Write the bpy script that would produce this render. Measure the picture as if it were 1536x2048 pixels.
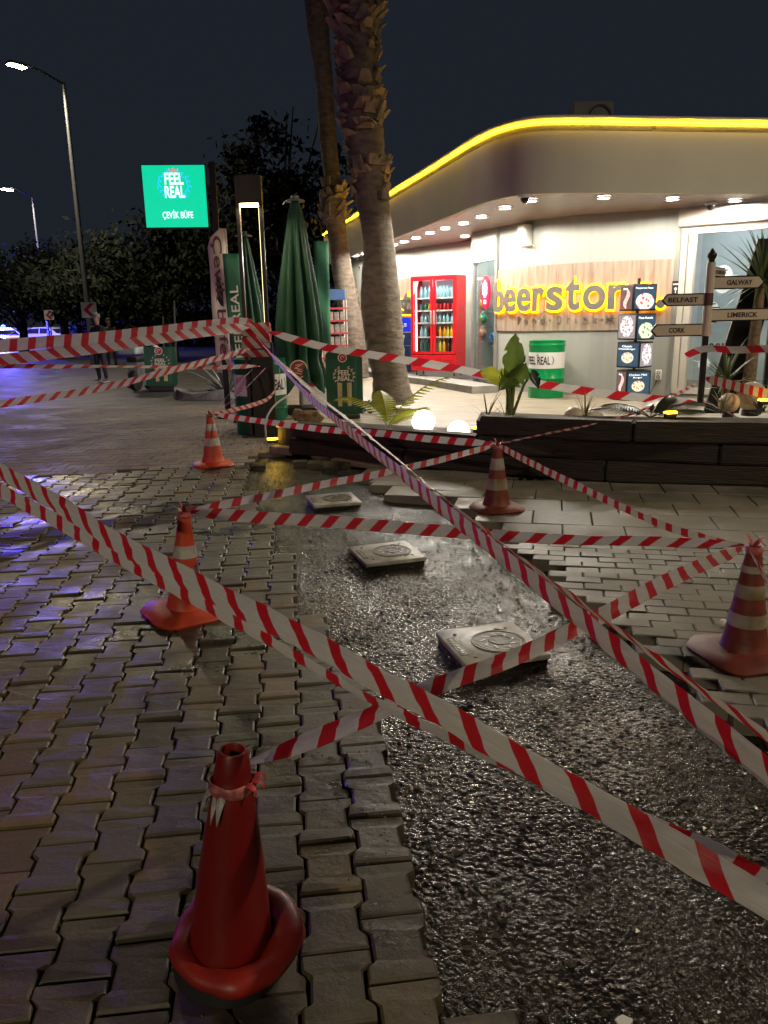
import bpy, bmesh, math, random
import numpy as np
from mathutils import Matrix, Vector, noise as mnoise
random.seed(7); rng = np.random.default_rng(7)
for o in list(bpy.data.objects): bpy.data.objects.remove(o)
sc = bpy.context.scene
COL = sc.collection
R = math.radians

# ------------------------------------------------------------------ camera
CAM_H, FPX, PITCH, ROLL = 1.5, 1538.0, R(14.0), R(1.07)
_f = Vector((0, math.cos(PITCH), -math.sin(PITCH))); _r0 = Vector((1, 0, 0)); _u0 = _r0.cross(_f)
_r = _r0*math.cos(ROLL) - _u0*math.sin(ROLL); _u = _u0*math.cos(ROLL) + _r0*math.sin(ROLL)
camd = bpy.data.cameras.new('camera'); cam = bpy.data.objects.new('camera', camd); COL.objects.link(cam)
camd.sensor_fit = 'VERTICAL'; camd.sensor_height = 36; camd.lens = 36*FPX/2048
camd.clip_start = 0.05; camd.clip_end = 3000
cam.matrix_world = Matrix(((_r.x, _u.x, -_f.x, 0), (_r.y, _u.y, -_f.y, 0), (_r.z, _u.z, -_f.z, CAM_H), (0, 0, 0, 1)))
sc.camera = cam
# survey helpers: a sighting of the photograph met with a level plane (G) or a distance from the camera (D)
def _ray(x, y): return _r*((x-768)/FPX) - _u*((y-1024)/FPX) + _f
def G(x, y, z=0.0):
    d = _ray(x, y); return Vector((0, 0, CAM_H)) + d*((z-CAM_H)/d.z)
def D(x, y, Y):
    d = _ray(x, y); return Vector((0, 0, CAM_H)) + d*(Y/d.y)

# ------------------------------------------------------------------ night sky and moonlight
world = bpy.data.worlds.new('World'); sc.world = world; world.use_nodes = True
wn = world.node_tree; bg = wn.nodes['Background']
sky = wn.nodes.new('ShaderNodeTexSky'); sky.sky_type = 'NISHITA'; sky.sun_disc = False
sky.sun_elevation = R(2.0); sky.sun_rotation = R(150); sky.air_density = 1.0; sky.dust_density = 0.2; sky.ozone_density = 4
SKY_STRENGTH = 0.0031
mixc = wn.nodes.new('ShaderNodeMix'); mixc.data_type = 'RGBA'; mixc.inputs['Factor'].default_value = 0.8
mixc.inputs[7].default_value = (3.3, 4.0, 5.7, 1)
wn.links.new(sky.outputs[0], mixc.inputs[6]); wn.links.new(mixc.outputs[2], bg.inputs[0]); bg.inputs[1].default_value = SKY_STRENGTH
sd = bpy.data.lights.new('moon', 'SUN'); sd.energy = 0.02; sd.angle = R(10); sd.color = (0.8, 0.88, 1.0)
so = bpy.data.objects.new('moon', sd); COL.objects.link(so); so.rotation_euler = (R(50), 0, R(150))

sc.view_settings.view_transform = 'Standard'; sc.view_settings.look = 'None'
sc.view_settings.exposure = 0.5; sc.view_settings.gamma = 1.0; sc.view_settings.use_curve_mapping = False
sc.render.engine = 'CYCLES'
cy = sc.cycles; cy.use_denoising = True; cy.max_bounces = 6; cy.diffuse_bounces = 3; cy.glossy_bounces = 3
cy.transmission_bounces = 6; cy.transparent_max_bounces = 10; cy.sample_clamp_indirect = 4.0; cy.caustics_reflective = False; cy.caustics_refractive = False

# ------------------------------------------------------------------ materials
MATS = {}
def mat(name, col=(.5, .5, .5), rough=.6, metal=0., var=.18, vs=5., bump=0., bs=60., emit=0., ecol=None, spec=.5,
        stretch=(1, 1, 1), rvar=0., world_pos=False, col2=None, trans=0., bdist=.01, transl=0., ramp=(.3, .7)):
    if name in MATS: return MATS[name]
    m = bpy.data.materials.new(name); m.use_nodes = True; MATS[name] = m
    nt = m.node_tree; b = nt.nodes['Principled BSDF']; L = nt.links.new
    def N(t): return nt.nodes.new('ShaderNode'+t)
    b.inputs['Metallic'].default_value = metal; b.inputs['Specular IOR Level'].default_value = spec
    b.inputs['Roughness'].default_value = rough
    if trans: b.inputs['Transmission Weight'].default_value = trans
    tc = N('TexCoord'); mp = N('Mapping'); mp.inputs['Scale'].default_value = stretch
    if world_pos:
        g = N('NewGeometry'); L(g.outputs['Position'], mp.inputs[0])
    else: L(tc.outputs['Object'], mp.inputs[0])
    nz = N('TexNoise'); nz.inputs['Scale'].default_value = vs; nz.inputs['Detail'].default_value = 5; L(mp.outputs[0], nz.inputs[0])
    rp = N('ValToRGB'); c = col
    rp.color_ramp.elements[0].position = ramp[0]; rp.color_ramp.elements[1].position = ramp[1]
    rp.color_ramp.elements[0].color = tuple(max(0, x*(1-var)) for x in c) + (1,)
    rp.color_ramp.elements[1].color = (tuple(col2) if col2 else tuple(min(1, x*(1+var*.7)) for x in c)) + (1,)
    L(nz.outputs[0], rp.inputs[0]); L(rp.outputs[0], b.inputs['Base Color'])
    if rvar:
        mr = N('MapRange'); mr.inputs[3].default_value = max(.02, rough-rvar); mr.inputs[4].default_value = min(1, rough+rvar)
        n3 = N('TexNoise'); n3.inputs['Scale'].default_value = vs*1.7; L(mp.outputs[0], n3.inputs[0])
        L(n3.outputs[0], mr.inputs[0]); L(mr.outputs[0], b.inputs['Roughness'])
    if bump:
        n2 = N('TexNoise'); n2.inputs['Scale'].default_value = bs; n2.inputs['Detail'].default_value = 6; L(mp.outputs[0], n2.inputs[0])
        bp = N('Bump'); bp.inputs['Strength'].default_value = bump; bp.inputs['Distance'].default_value = bdist
        L(n2.outputs[0], bp.inputs['Height']); L(bp.outputs[0], b.inputs['Normal'])
    if transl:
        tb = N('BsdfTranslucent'); L(rp.outputs[0], tb.inputs[0]); ms = N('MixShader'); ms.inputs[0].default_value = transl; L(b.outputs[0], ms.inputs[1]); L(tb.outputs[0], ms.inputs[2]); L(ms.outputs[0], nt.nodes['Material Output'].inputs[0])
    if emit:
        b.inputs['Emission Color'].default_value = tuple(ecol or col) + (1,); b.inputs['Emission Strength'].default_value = emit
    return m

def paver_mat(name, cols, dirt=(.05, .045, .04), rough=.55, wet=.25):
    m = bpy.data.materials.new(name); m.use_nodes = True; MATS[name] = m
    nt = m.node_tree; b = nt.nodes['Principled BSDF']; L = nt.links.new
    def N(t): return nt.nodes.new('ShaderNode'+t)
    g = N('NewGeometry'); oi = N('ObjectInfo')
    ad = N('Math'); ad.operation = 'ADD'; L(g.outputs['Random Per Island'], ad.inputs[0]); L(oi.outputs['Random'], ad.inputs[1])
    fr = N('Math'); fr.operation = 'FRACT'; L(ad.outputs[0], fr.inputs[0])
    rp = N('ValToRGB'); L(fr.outputs[0], rp.inputs[0])
    el = rp.color_ramp.elements
    while len(el) < len(cols): el.new(.5)
    for i, c in enumerate(cols): el[i].position = i/(len(cols)-1); el[i].color = c + (1,)
    nz = N('TexNoise'); nz.inputs['Scale'].default_value = 1.3; nz.inputs['Detail'].default_value = 8; nz.inputs['Roughness'].default_value = .65; L(g.outputs['Position'], nz.inputs[0])
    r2 = N('ValToRGB'); r2.color_ramp.elements[0].position = .36; r2.color_ramp.elements[1].position = .60; L(nz.outputs[0], r2.inputs[0])
    mx = N('Mix'); mx.data_type = 'RGBA'; L(r2.outputs[0], mx.inputs['Factor']); mx.inputs[6].default_value = dirt + (1,); L(rp.outputs[0], mx.inputs[7])
    # pale scuffs and efflorescence
    n4 = N('TexNoise'); n4.inputs['Scale'].default_value = 3.1; n4.inputs['Detail'].default_value = 10; n4.inputs['Roughness'].default_value = .75; L(g.outputs['Position'], n4.inputs[0])
    r4 = N('ValToRGB'); r4.color_ramp.elements[0].position = .60; r4.color_ramp.elements[1].position = .80; L(n4.outputs[0], r4.inputs[0])
    m4 = N('Mix'); m4.data_type = 'RGBA'; L(r4.outputs[0], m4.inputs['Factor']); L(mx.outputs[2], m4.inputs[6]); m4.inputs[7].default_value = (.24, .215, .17, 1)
    n5 = N('TexNoise'); n5.inputs['Scale'].default_value = 90; n5.inputs['Detail'].default_value = 5; L(g.outputs['Position'], n5.inputs[0])
    r5 = N('ValToRGB'); r5.color_ramp.elements[0].color = (.55, .55, .55, 1); r5.color_ramp.elements[1].color = (1.25, 1.25, 1.25, 1)
    L(n5.outputs[0], r5.inputs[0]); m5 = N('Mix'); m5.data_type = 'RGBA'; m5.blend_type = 'MULTIPLY'; m5.inputs['Factor'].default_value = .55
    L(m4.outputs[2], m5.inputs[6]); L(r5.outputs[0], m5.inputs[7]); L(m5.outputs[2], b.inputs['Base Color'])
    mr = N('MapRange'); mr.inputs[1].default_value = .38; mr.inputs[2].default_value = .6
    mr.inputs[3].default_value = max(.12, rough-wet); mr.inputs[4].default_value = rough+.12; L(nz.outputs[0], mr.inputs[0]); L(mr.outputs[0], b.inputs['Roughness'])
    n6 = N('TexNoise'); n6.inputs['Scale'].default_value = 22; n6.inputs['Detail'].default_value = 8; n6.inputs['Roughness'].default_value = .7; L(g.outputs['Position'], n6.inputs[0])
    bp = N('Bump'); bp.inputs['Strength'].default_value = .5; bp.inputs['Distance'].default_value = .008; L(n6.outputs[0], bp.inputs['Height']); L(bp.outputs[0], b.inputs['Normal'])
    return m

def emis(name, col, s): return mat(name, (0.02, 0.02, 0.02), rough=.4, var=0, emit=s, ecol=col)

def glass_mat(name, tint=(.9, .95, .95), refl=.12):
    m = bpy.data.materials.new(name); m.use_nodes = True; MATS[name] = m; nt = m.node_tree; nt.nodes.clear()
    out = nt.nodes.new('ShaderNodeOutputMaterial'); t = nt.nodes.new('ShaderNodeBsdfTransparent'); t.inputs[0].default_value = tint + (1,)
    g = nt.nodes.new('ShaderNodeBsdfGlossy'); g.inputs['Roughness'].default_value = .03
    lw = nt.nodes.new('ShaderNodeLayerWeight'); lw.inputs[0].default_value = .5; fz = nt.nodes.new('ShaderNodeMath'); fz.operation = 'POWER'; fz.inputs[1].default_value = 4.0; nt.links.new(lw.outputs['Facing'], fz.inputs[0])
    ad = nt.nodes.new('ShaderNodeMath'); ad.operation = 'ADD'; ad.inputs[1].default_value = refl*.4; nt.links.new(fz.outputs[0], ad.inputs[0])
    mx = nt.nodes.new('ShaderNodeMixShader'); nt.links.new(ad.outputs[0], mx.inputs[0]); nt.links.new(t.outputs[0], mx.inputs[1]); nt.links.new(g.outputs[0], mx.inputs[2])
    nt.links.new(mx.outputs[0], out.inputs[0]); return m

def tape_mat(name, period, redfrac=.42, shear=1.0, white=(.66, .64, .62), red=(.46, .012, .022)):
    m = bpy.data.materials.new(name); m.use_nodes = True; MATS[name] = m; nt = m.node_tree; L = nt.links.new
    def N(t): return nt.nodes.new('ShaderNode'+t)
    b = nt.nodes['Principled BSDF']; out = nt.nodes['Material Output']
    uv = N('UVMap'); sp = N('SeparateXYZ'); L(uv.outputs[0], sp.inputs[0])
    sh = N('Math'); sh.operation = 'MULTIPLY_ADD'; sh.inputs[1].default_value = shear*.06; L(sp.outputs[1], sh.inputs[0]); L(sp.outputs[0], sh.inputs[2])
    dv = N('Math'); dv.operation = 'DIVIDE'; dv.inputs[1].default_value = period; L(sh.outputs[0], dv.inputs[0])
    fr = N('Math'); fr.operation = 'FRACT'; L(dv.outputs[0], fr.inputs[0])
    lt = N('Math'); lt.operation = 'LESS_THAN'; lt.inputs[1].default_value = redfrac; L(fr.outputs[0], lt.inputs[0])
    nz = N('TexNoise'); nz.inputs['Scale'].default_value = 14; L(uv.outputs[0], nz.inputs[0])
    rw = N('ValToRGB'); rw.color_ramp.elements[0].color = tuple(x*.5 for x in white) + (1,); rw.color_ramp.elements[1].color = white + (1,); L(nz.outputs[0], rw.inputs[0])
    mx = N('Mix'); mx.data_type = 'RGBA'; L(lt.outputs[0], mx.inputs['Factor']); L(rw.outputs[0], mx.inputs[6]); mx.inputs[7].default_value = red + (1,)
    L(mx.outputs[2], b.inputs['Base Color']); b.inputs['Roughness'].default_value = .38
    n2 = N('TexNoise'); n2.inputs['Scale'].default_value = 9; n2.inputs['Detail'].default_value = 4; mp = N('Mapping'); mp.inputs['Scale'].default_value = (.7, 4, 1); L(uv.outputs[0], mp.inputs[0]); L(mp.outputs[0], n2.inputs[0])
    bp = N('Bump'); bp.inputs['Strength'].default_value = .35; bp.inputs['Distance'].default_value = .02; L(n2.outputs[0], bp.inputs['Height']); L(bp.outputs[0], b.inputs['Normal'])
    tr = N('BsdfTranslucent'); L(mx.outputs[2], tr.inputs[0]); ms = N('MixShader'); ms.inputs[0].default_value = .35
    L(b.outputs[0], ms.inputs[1]); L(tr.outputs[0], ms.inputs[2]); L(ms.outputs[0], out.inputs[0]); return m

# ------------------------------------------------------------------ mesh builder
class MB:
    def __init__(s): s.v = []; s.f = []; s.mi = []
    def add(s, vs, fs, mi=0, M=None):
        k = len(s.v); s.v += [tuple(M @ Vector(p)) if M else tuple(p) for p in vs]
        s.f += [tuple(i+k for i in f) for f in fs]; s.mi += [mi]*len(fs); return s
    def box(s, c, d, rz=0., mi=0, M=None, rx=0., ry=0.):
        x, y, z = d[0]/2, d[1]/2, d[2]/2
        T = Matrix.Translation(c) @ Matrix.Rotation(rz, 4, 'Z') @ Matrix.Rotation(ry, 4, 'Y') @ Matrix.Rotation(rx, 4, 'X')
        if M: T = M @ T
        return s.add([(-x, -y, -z), (x, -y, -z), (x, y, -z), (-x, y, -z), (-x, -y, z), (x, -y, z), (x, y, z), (-x, y, z)],
                     [(0, 3, 2, 1), (4, 5, 6, 7), (0, 1, 5, 4), (1, 2, 6, 5), (2, 3, 7, 6), (3, 0, 4, 7)], mi, T)
    def bbox(s, c, d, bev=.01, rz=0., mi=0, M=None, rx=0., ry=0.):   # bevelled box
        bm = bmesh.new(); bmesh.ops.create_cube(bm, size=1)
        for v in bm.verts: v.co = Vector((v.co.x*d[0], v.co.y*d[1], v.co.z*d[2]))
        bmesh.ops.bevel(bm, geom=bm.edges[:], offset=bev, segments=2, affect='EDGES', profile=.5)
        T = Matrix.Translation(c) @ Matrix.Rotation(rz, 4, 'Z') @ Matrix.Rotation(ry, 4, 'Y') @ Matrix.Rotation(rx, 4, 'X')
        if M: T = M @ T
        bm.verts.index_update(); s.add([v.co[:] for v in bm.verts], [[v.index for v in f.verts] for f in bm.faces], mi, T); bm.free(); return s
    def lathe(s, prof, n=24, c=(0, 0, 0), mi=0, M=None, cap=True, wob=None):
        vs = []; fs = []
        for r, z in prof:
            for i in range(n):
                a = 2*math.pi*i/n; k = wob(a, z) if wob else 1.
                vs.append((c[0]+r*k*math.cos(a), c[1]+r*k*math.sin(a), c[2]+z))
        for j in range(len(prof)-1):
            for i in range(n):
                a, b = j*n+i, j*n+(i+1) % n; fs.append((a, b, b+n, a+n))
        if cap: fs.append(tuple(range(n))[::-1]); fs.append(tuple((len(prof)-1)*n+i for i in range(n)))
        return s.add(vs, fs, mi, M)
    def tube(s, pts, r, n=8, mi=0, cap=True, M=None):
        pts = [Vector(p) for p in pts]; rs = r if isinstance(r, (list, tuple)) else [r]*len(pts)
        vs = []; fs = []; up = Vector((0, 0, 1)); pa = None
        for i, p in enumerate(pts):
            t = (pts[min(i+1, len(pts)-1)] - pts[max(i-1, 0)]).normalized()
            if pa is None: a = t.cross(up if abs(t.z) < .95 else Vector((1, 0, 0))).normalized()
            else: a = (pa - t*pa.dot(t)).normalized()
            pa = a; b = t.cross(a)
            for k in range(n):
                q = 2*math.pi*k/n; vs.append(p + (a*math.cos(q)+b*math.sin(q))*rs[i])
        for i in range(len(pts)-1):
            for k in range(n):
                a, b = i*n+k, i*n+(k+1) % n; fs.append((a, b, b+n, a+n))
        if cap: fs.append(tuple(range(n))[::-1]); fs.append(tuple((len(pts)-1)*n+k for k in range(n)))
        return s.add(vs, fs, mi, M)
    def prism(s, poly, z0, z1, mi=0, M=None):    # poly: list of (x, y), extruded along z
        n = len(poly); vs = [(x, y, z0) for x, y in poly] + [(x, y, z1) for x, y in poly]
        return s.add(vs, [tuple(range(n))[::-1], tuple(range(n, 2*n))] + [(i, (i+1) % n, n+(i+1) % n, n+i) for i in range(n)], mi, M)
    def plate(s, poly, y0, y1, mi=0, M=None):    # poly in (x, z), thickness along y, front at y0
        n = len(poly); vs = [(x, y0, z) for x, z in poly] + [(x, y1, z) for x, z in poly]
        return s.add(vs, [tuple(range(n)), tuple(range(n, 2*n))[::-1]] + [(i, n+i, n+(i+1) % n, (i+1) % n) for i in range(n)], mi, M)
    def sphere(s, c, r, n=20, m=12, mi=0, sz=1., M=None):
        prof = [(max(1e-4, r*math.sin(math.pi*j/m)), -r*sz*math.cos(math.pi*j/m)) for j in range(m+1)]
        return s.lathe(prof, n, c, mi, M)
    def build(s, name, m, parent=None, smooth=None, org=None):
        me = bpy.data.meshes.new(name)
        vs = s.v if org is None else [(a-org[0], b-org[1], c-org[2]) for a, b, c in s.v]
        me.from_pydata(vs, [], s.f)
        for x in (m if isinstance(m, (list, tuple)) else [m]): me.materials.append(x)
        if any(s.mi): me.polygons.foreach_set('material_index', s.mi)
        if smooth is not None:
            me.polygons.foreach_set('use_smooth', [True]*len(me.polygons))
            if smooth < 180: me.set_sharp_from_angle(angle=R(smooth))
        me.update(); return obj(name, me, parent, org)
def obj(name, me, parent=None, org=None):
    o = bpy.data.objects.new(name, me); COL.objects.link(o)
    if parent: o.parent = parent
    if org is not None: o.location = org
    return o
def tag(o, label=None, cat=None, group=None, kind=None):
    if label: o['label'] = label
    if cat: o['category'] = cat
    if group: o['group'] = group
    if kind: o['kind'] = kind
    return o
def thing(name, label, cat, loc=(0, 0, 0), rz=0., group=None):
    o = bpy.data.objects.new(name, None); COL.objects.link(o); o.location = loc; o.rotation_euler = (0, 0, rz); o.empty_display_size = .1
    return tag(o, label, cat, group)
def dup(root, loc, rz=0., label=None):
    r = root.copy(); COL.objects.link(r); r.location = loc; r.rotation_euler = (0, 0, rz)
    if label: r['label'] = label
    for ch in list(root.children):
        c = ch.copy(); COL.objects.link(c); c.parent = r
        for g in ch.children:
            d = g.copy(); COL.objects.link(d); d.parent = c
    return r
def lamp(name, kind, loc, energy, col=(1, 1, 1), size=.1, parent=None, rot=None, spot=None, blend=.5):
    l = bpy.data.lights.new(name, kind); l.energy = energy; l.color = col
    if kind == 'AREA': l.size = size
    else: l.shadow_soft_size = size
    if kind == 'SPOT': l.spot_size = spot; l.spot_blend = blend
    o = bpy.data.objects.new(name, l); COL.objects.link(o); o.location = loc
    if rot: o.rotation_euler = rot
    if parent: o.parent = parent
    return o

_TX = {}
def text_geo(s, bold=0., extrude=0.01, res=3):
    key = (s, bold, extrude, res)
    if key in _TX: return _TX[key]
    c = bpy.data.curves.new('t', 'FONT'); c.body = s; c.size = 1; c.offset = bold; c.extrude = extrude; c.resolution_u = res
    o = bpy.data.objects.new('t', c); COL.objects.link(o); bpy.context.view_layer.update()
    me = bpy.data.meshes.new_from_object(o.evaluated_get(bpy.context.evaluated_depsgraph_get()))
    vs = [v.co.copy() for v in me.vertices]; fs = [tuple(p.vertices) for p in me.polygons]
    bpy.data.objects.remove(o); bpy.data.curves.remove(c); bpy.data.meshes.remove(me)
    x0 = min(v.x for v in vs); x1 = max(v.x for v in vs); y0 = min(v.y for v in vs); y1 = max(v.y for v in vs)
    _TX[key] = (vs, fs, (x0, x1, y0, y1)); return _TX[key]
def add_text(mb, s, c, w, h, y, th=.004, bold=.01, mi=0, rot=0., M=None, bend=None, skew=0., res=3):
    """lettering in the local x-z plane, centred at c=(x, z), fitted to w by h, front face at y-th"""
    vs, fs, (x0, x1, y0, y1) = text_geo(s, bold, .5, res)
    out = []
    for v in vs:
        a = (v.x-(x0+x1)/2)/(x1-x0)*w; b = (v.y-(y0+y1)/2)/(y1-y0)*h; a += b*skew
        ca, sa = math.cos(rot), math.sin(rot); x = c[0]+a*ca-b*sa; z = c[1]+a*sa+b*ca
        yy = y - th*(v.z+.5)
        if bend: ang = x/bend; rr = bend - (yy - 0); out.append(((bend+th*(v.z+.5))*math.sin(ang), -(bend+th*(v.z+.5))*math.cos(ang), z))
        else: out.append((x, yy, z))
    mb.add(out, fs, mi, M); return mb
def circ(cx, cy, r, n=24, ry=None): return [(cx+r*math.cos(2*math.pi*i/n), cy+(ry or r)*math.sin(2*math.pi*i/n)) for i in range(n)]
def ring(mb, c, r0, r1, y0, y1, n=28, a0=0., a1=2*math.pi, mi=0, M=None):
    full = abs(a1-a0-2*math.pi) < 1e-6; k = n if full else n+1; vs = []; fs = []
    for i in range(k):
        a = a0+(a1-a0)*i/n; q = (math.cos(a), math.sin(a))
        for rr, yy in ((r0, y0), (r1, y0), (r1, y1), (r0, y1)): vs.append((c[0]+rr*q[0], yy, c[1]+rr*q[1]))
    for i in range(n):
        a = 4*i; b = 4*((i+1) % k)
        for j in range(4): fs.append((a+j, a+(j+1) % 4, b+(j+1) % 4, b+j))
    return mb.add(vs, fs, mi, M)
def rrect(x0, x1, z0, z1, r, n=5):
    out = []
    for cx, cz, a in ((x1-r, z1-r, 0), (x0+r, z1-r, 90), (x0+r, z0+r, 180), (x1-r, z0+r, 270)):
        for i in range(n+1): t = R(a+90*i/n); out.append((cx+r*math.cos(t), cz+r*math.sin(t)))
    return out
def crom(P, n=8):
    P = [Vector(p) for p in P]; out = []
    for i in range(len(P)-1):
        a, b, c, d = P[max(i-1, 0)], P[i], P[i+1], P[min(i+2, len(P)-1)]
        for k in range(n):
            t = k/n; out.append(.5*((2*b)+(c-a)*t+(2*a-5*b+4*c-d)*t*t+(3*b-a-3*c+d)*t**3))
    out.append(P[-1]); return out
def resample(P, n):
    P = [Vector(p) for p in P]; L = [0]
    for a, b in zip(P, P[1:]): L.append(L[-1]+(b-a).length)
    out = []; j = 0
    for i in range(n):
        s = L[-1]*i/(n-1)
        while j < len(P)-2 and L[j+1] < s: j += 1
        t = (s-L[j])/max(1e-9, L[j+1]-L[j]); out.append(P[j].lerp(P[j+1], t))
    return out
def inpoly(x, y, P):
    r = False; j = len(P)-1
    for i in range(len(P)):
        if (P[i][1] > y) != (P[j][1] > y) and x < (P[j][0]-P[i][0])*(y-P[i][1])/(P[j][1]-P[i][1])+P[i][0]: r = not r
        j = i
    return r
# ------------------------------------------------------------------ common materials
def proj(p):
    v = Vector(p) - Vector((0, 0, CAM_H)); z = v.dot(_f)
    return (768+FPX*v.dot(_r)/z, 1024-FPX*v.dot(_u)/z) if z > .05 else (-9999, -9999)
m_soil = mat('dark_joint_soil', (.020, .018, .016), .9, var=.4, vs=9, bump=.5, bs=50, world_pos=True)
m_asph = mat('road_asphalt', (.055, .052, .052), .62, var=.35, vs=1.2, bump=.4, bs=70, rvar=.2, world_pos=True, bdist=.006)
m_ipav = paver_mat('interlocking_paver', [(.10, .084, .058), (.13, .102, .060), (.074, .070, .054), (.165, .112, .050), (.11, .082, .058), (.098, .086, .060), (.082, .076, .062)], dirt=(.024, .022, .019), rough=.50, wet=.27)
m_tile = paver_mat('square_paver', [(.20, .17, .14), (.23, .19, .15), (.18, .16, .14), (.21, .185, .155)], dirt=(.11, .095, .08), rough=.72, wet=.14)
m_slab = paver_mat('grey_slab', [(.22, .20, .165), (.25, .225, .185), (.20, .185, .155), (.235, .21, .17)], dirt=(.11, .10, .08), rough=.6)
m_patio = mat('patio_stone', (.26, .222, .165), .55, var=.32, vs=2.2, bump=.55, bs=2.6, stretch=(1.2, 4.5, 1), world_pos=True, bdist=.03)
m_kerb = mat('kerb_concrete', (.30, .29, .27), .8, var=.25, vs=4, bump=.3, bs=40, world_pos=True)
m_timber = mat('dark_sleeper_timber', (.030, .021, .015), .7, var=.55, vs=7, bump=.8, bs=16, stretch=(.5, 6, 6), bdist=.012)
m_wall = mat('white_render', (.36, .365, .33), .55, var=.05, vs=3, bump=.06, bs=9, stretch=(6, 6, .15), world_pos=True)
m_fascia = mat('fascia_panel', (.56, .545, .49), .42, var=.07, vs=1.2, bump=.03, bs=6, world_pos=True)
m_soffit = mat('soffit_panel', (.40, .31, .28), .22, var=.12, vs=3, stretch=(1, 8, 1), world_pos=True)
m_alu = mat('grey_aluminium', (.42, .42, .40), .35, .6, var=.06)
m_beige = mat('beige_aluminium', (.55, .51, .44), .45, .1, var=.06)
m_black = mat('black_metal', (.018, .018, .02), .4, .3, var=.2)
m_blackp = mat('black_plastic', (.02, .02, .022), .5, var=.2)
m_white = mat('white_plastic', (.75, .74, .72), .4, var=.06)
m_glass = glass_mat('window_glass')
m_red = mat('red_enamel', (.62, .012, .02), .28, var=.08)
m_trav = mat('travertine', (.33, .235, .165), .45, var=.30, vs=5, bump=.12, bs=14, stretch=(3.2, 3.2, .35), world_pos=True, col2=(.43, .335, .255))
m_dgreen = mat('dark_green_canvas', (.02, .085, .05), .6, var=.3, vs=3, bump=.15, bs=9, stretch=(3, 3, .6), transl=.25)
m_bgreen = mat('bright_green_enamel', (.0, .26, .07), .3, var=.08)
m_signgreen = mat('dark_green_print', (.015, .085, .045), .38, var=.25, vs=3)
m_ink = mat('black_ink', (.015, .015, .015), .5, var=0)
m_yled = emis('yellow_led', (1.0, .55, .01), 15.0)
m_wled = emis('white_led', (1.0, .93, .82), 40.0)

# ------------------------------------------------------------------ ground and trench
mb = MB(); mb.add([(-400, -60, -.10), (400, -60, -.10), (400, 1500, -.10), (-400, 1500, -.10)], [(0, 1, 2, 3)])
tag(mb.build('ground', m_soil), kind='structure')

LEFT = [(640, 930), (560, 915), (505, 935), (497, 965), (520, 1010), (540, 1060), (575, 1110), (578, 1215), (640, 1240), (645, 1270), (705, 1295), (712, 1390), (735, 1440),
        (768, 1500), (785, 1680), (860, 1695), (885, 1800), (915, 1900), (925, 1965), (1050, 1975), (1062, 2048), (1100, 2250)]
RIGHT = [(2100, 2250), (2100, 1800), (1560, 1470), (1480, 1425), (1400, 1390), (1395, 1310), (1290, 1297), (1285, 1257), (1210, 1235), (1200, 1198), (1110, 1168), (1105, 1137),
         (1035, 1107), (1025, 1078), (960, 1052), (950, 1010), (810, 990), (760, 975), (765, 945)]
TRENCH = [tuple(G(*p)[:2]) for p in LEFT+RIGHT]
def worley(P, cell, seed):
    q = P/cell; i = np.floor(q).astype(np.int64); best = np.full(len(P), 9.); hb = np.zeros(len(P))
    for dx in (-1, 0, 1):
        for dy in (-1, 0, 1):
            k = i+np.array([dx, dy]); h = (k[:, 0]*73856093 ^ k[:, 1]*19349663 ^ seed*83492791) & 0xffffff
            jx = (h % 4093)/4093.; jy = ((h//4093) % 4093)/4093.; d = np.hypot(k[:, 0]+jx-q[:, 0], k[:, 1]+jy-q[:, 1])
            m = d < best; best = np.where(m, d, best); hb = np.where(m, (h % 997)/997., hb)
    return best, hb
def vnoise(P, cell, seed):
    q = P/cell; i = np.floor(q).astype(np.int64); f = q-i; f = f*f*(3-2*f)
    def h(a, b): k = ((a*73856093 ^ b*19349663 ^ seed*83492791) & 0xffffff); k = (k*1103515245+12345) & 0x7fffffff; return (k % 10007)/10007.
    a, b = i[:, 0], i[:, 1]
    return (h(a, b)*(1-f[:, 0])+h(a+1, b)*f[:, 0])*(1-f[:, 1])+(h(a, b+1)*(1-f[:, 0])+h(a+1, b+1)*f[:, 0])*f[:, 1]
rows = []; y = 1.0
while y < 9.6: rows.append(y); y += max(.0062, .0024*y)
rows = np.array(rows); NX = 330
xl = -0.35-rows*.17; xr = np.minimum(.9+rows*.62, 3.1)
xr = np.where(rows > 4.5, np.maximum(1.6, 3.1-(rows-4.5)*.8), xr)
T = np.linspace(0, 1, NX); X = xl[:, None]+(xr-xl)[:, None]*T[None]; Yg = np.repeat(rows[:, None], NX, 1)
P = np.stack([X.ravel(), Yg.ravel()], 1); P2 = P+np.stack([vnoise(P, .03, 5), vnoise(P, .03, 6)], 1)*.012
w1, h1 = worley(P2, .021, 3); w2, h2 = worley(P2, .040, 9)
big = vnoise(P, .55, 1)*.6+vnoise(P, .21, 2)*.4
mud = np.clip((vnoise(P, .50, 21)*.65+vnoise(P, .16, 22)*.35-.64)*5, 0, 1)
lev = np.clip((P[:, 0]-(-.25+(P[:, 1]-2)*-.12))/.9, 0, 1)
z = -.058-.026*lev+(big-.5)*.028+((.5-w1)*.0075*(.5+h1)+(.55-w2)*.006*h2)*(1-.8*mud)
for px in ((-.30, 4.55), (-.55, 6.2), (.28, 2.85)):   # sludge hollows on the near side of each chamber
    dd = np.hypot(P[:, 0]-px[0]-.27, P[:, 1]-px[1]-.42); z += .022*np.exp(-(dd/.36)**4)*(.6+.8*vnoise(P, .09, 31))
    d = np.hypot((P[:, 0]-px[0])/.45, (P[:, 1]-px[1])/.28); z -= .012*np.exp(-d*d)
V = np.column_stack([P, z]); NR = len(rows)
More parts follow.
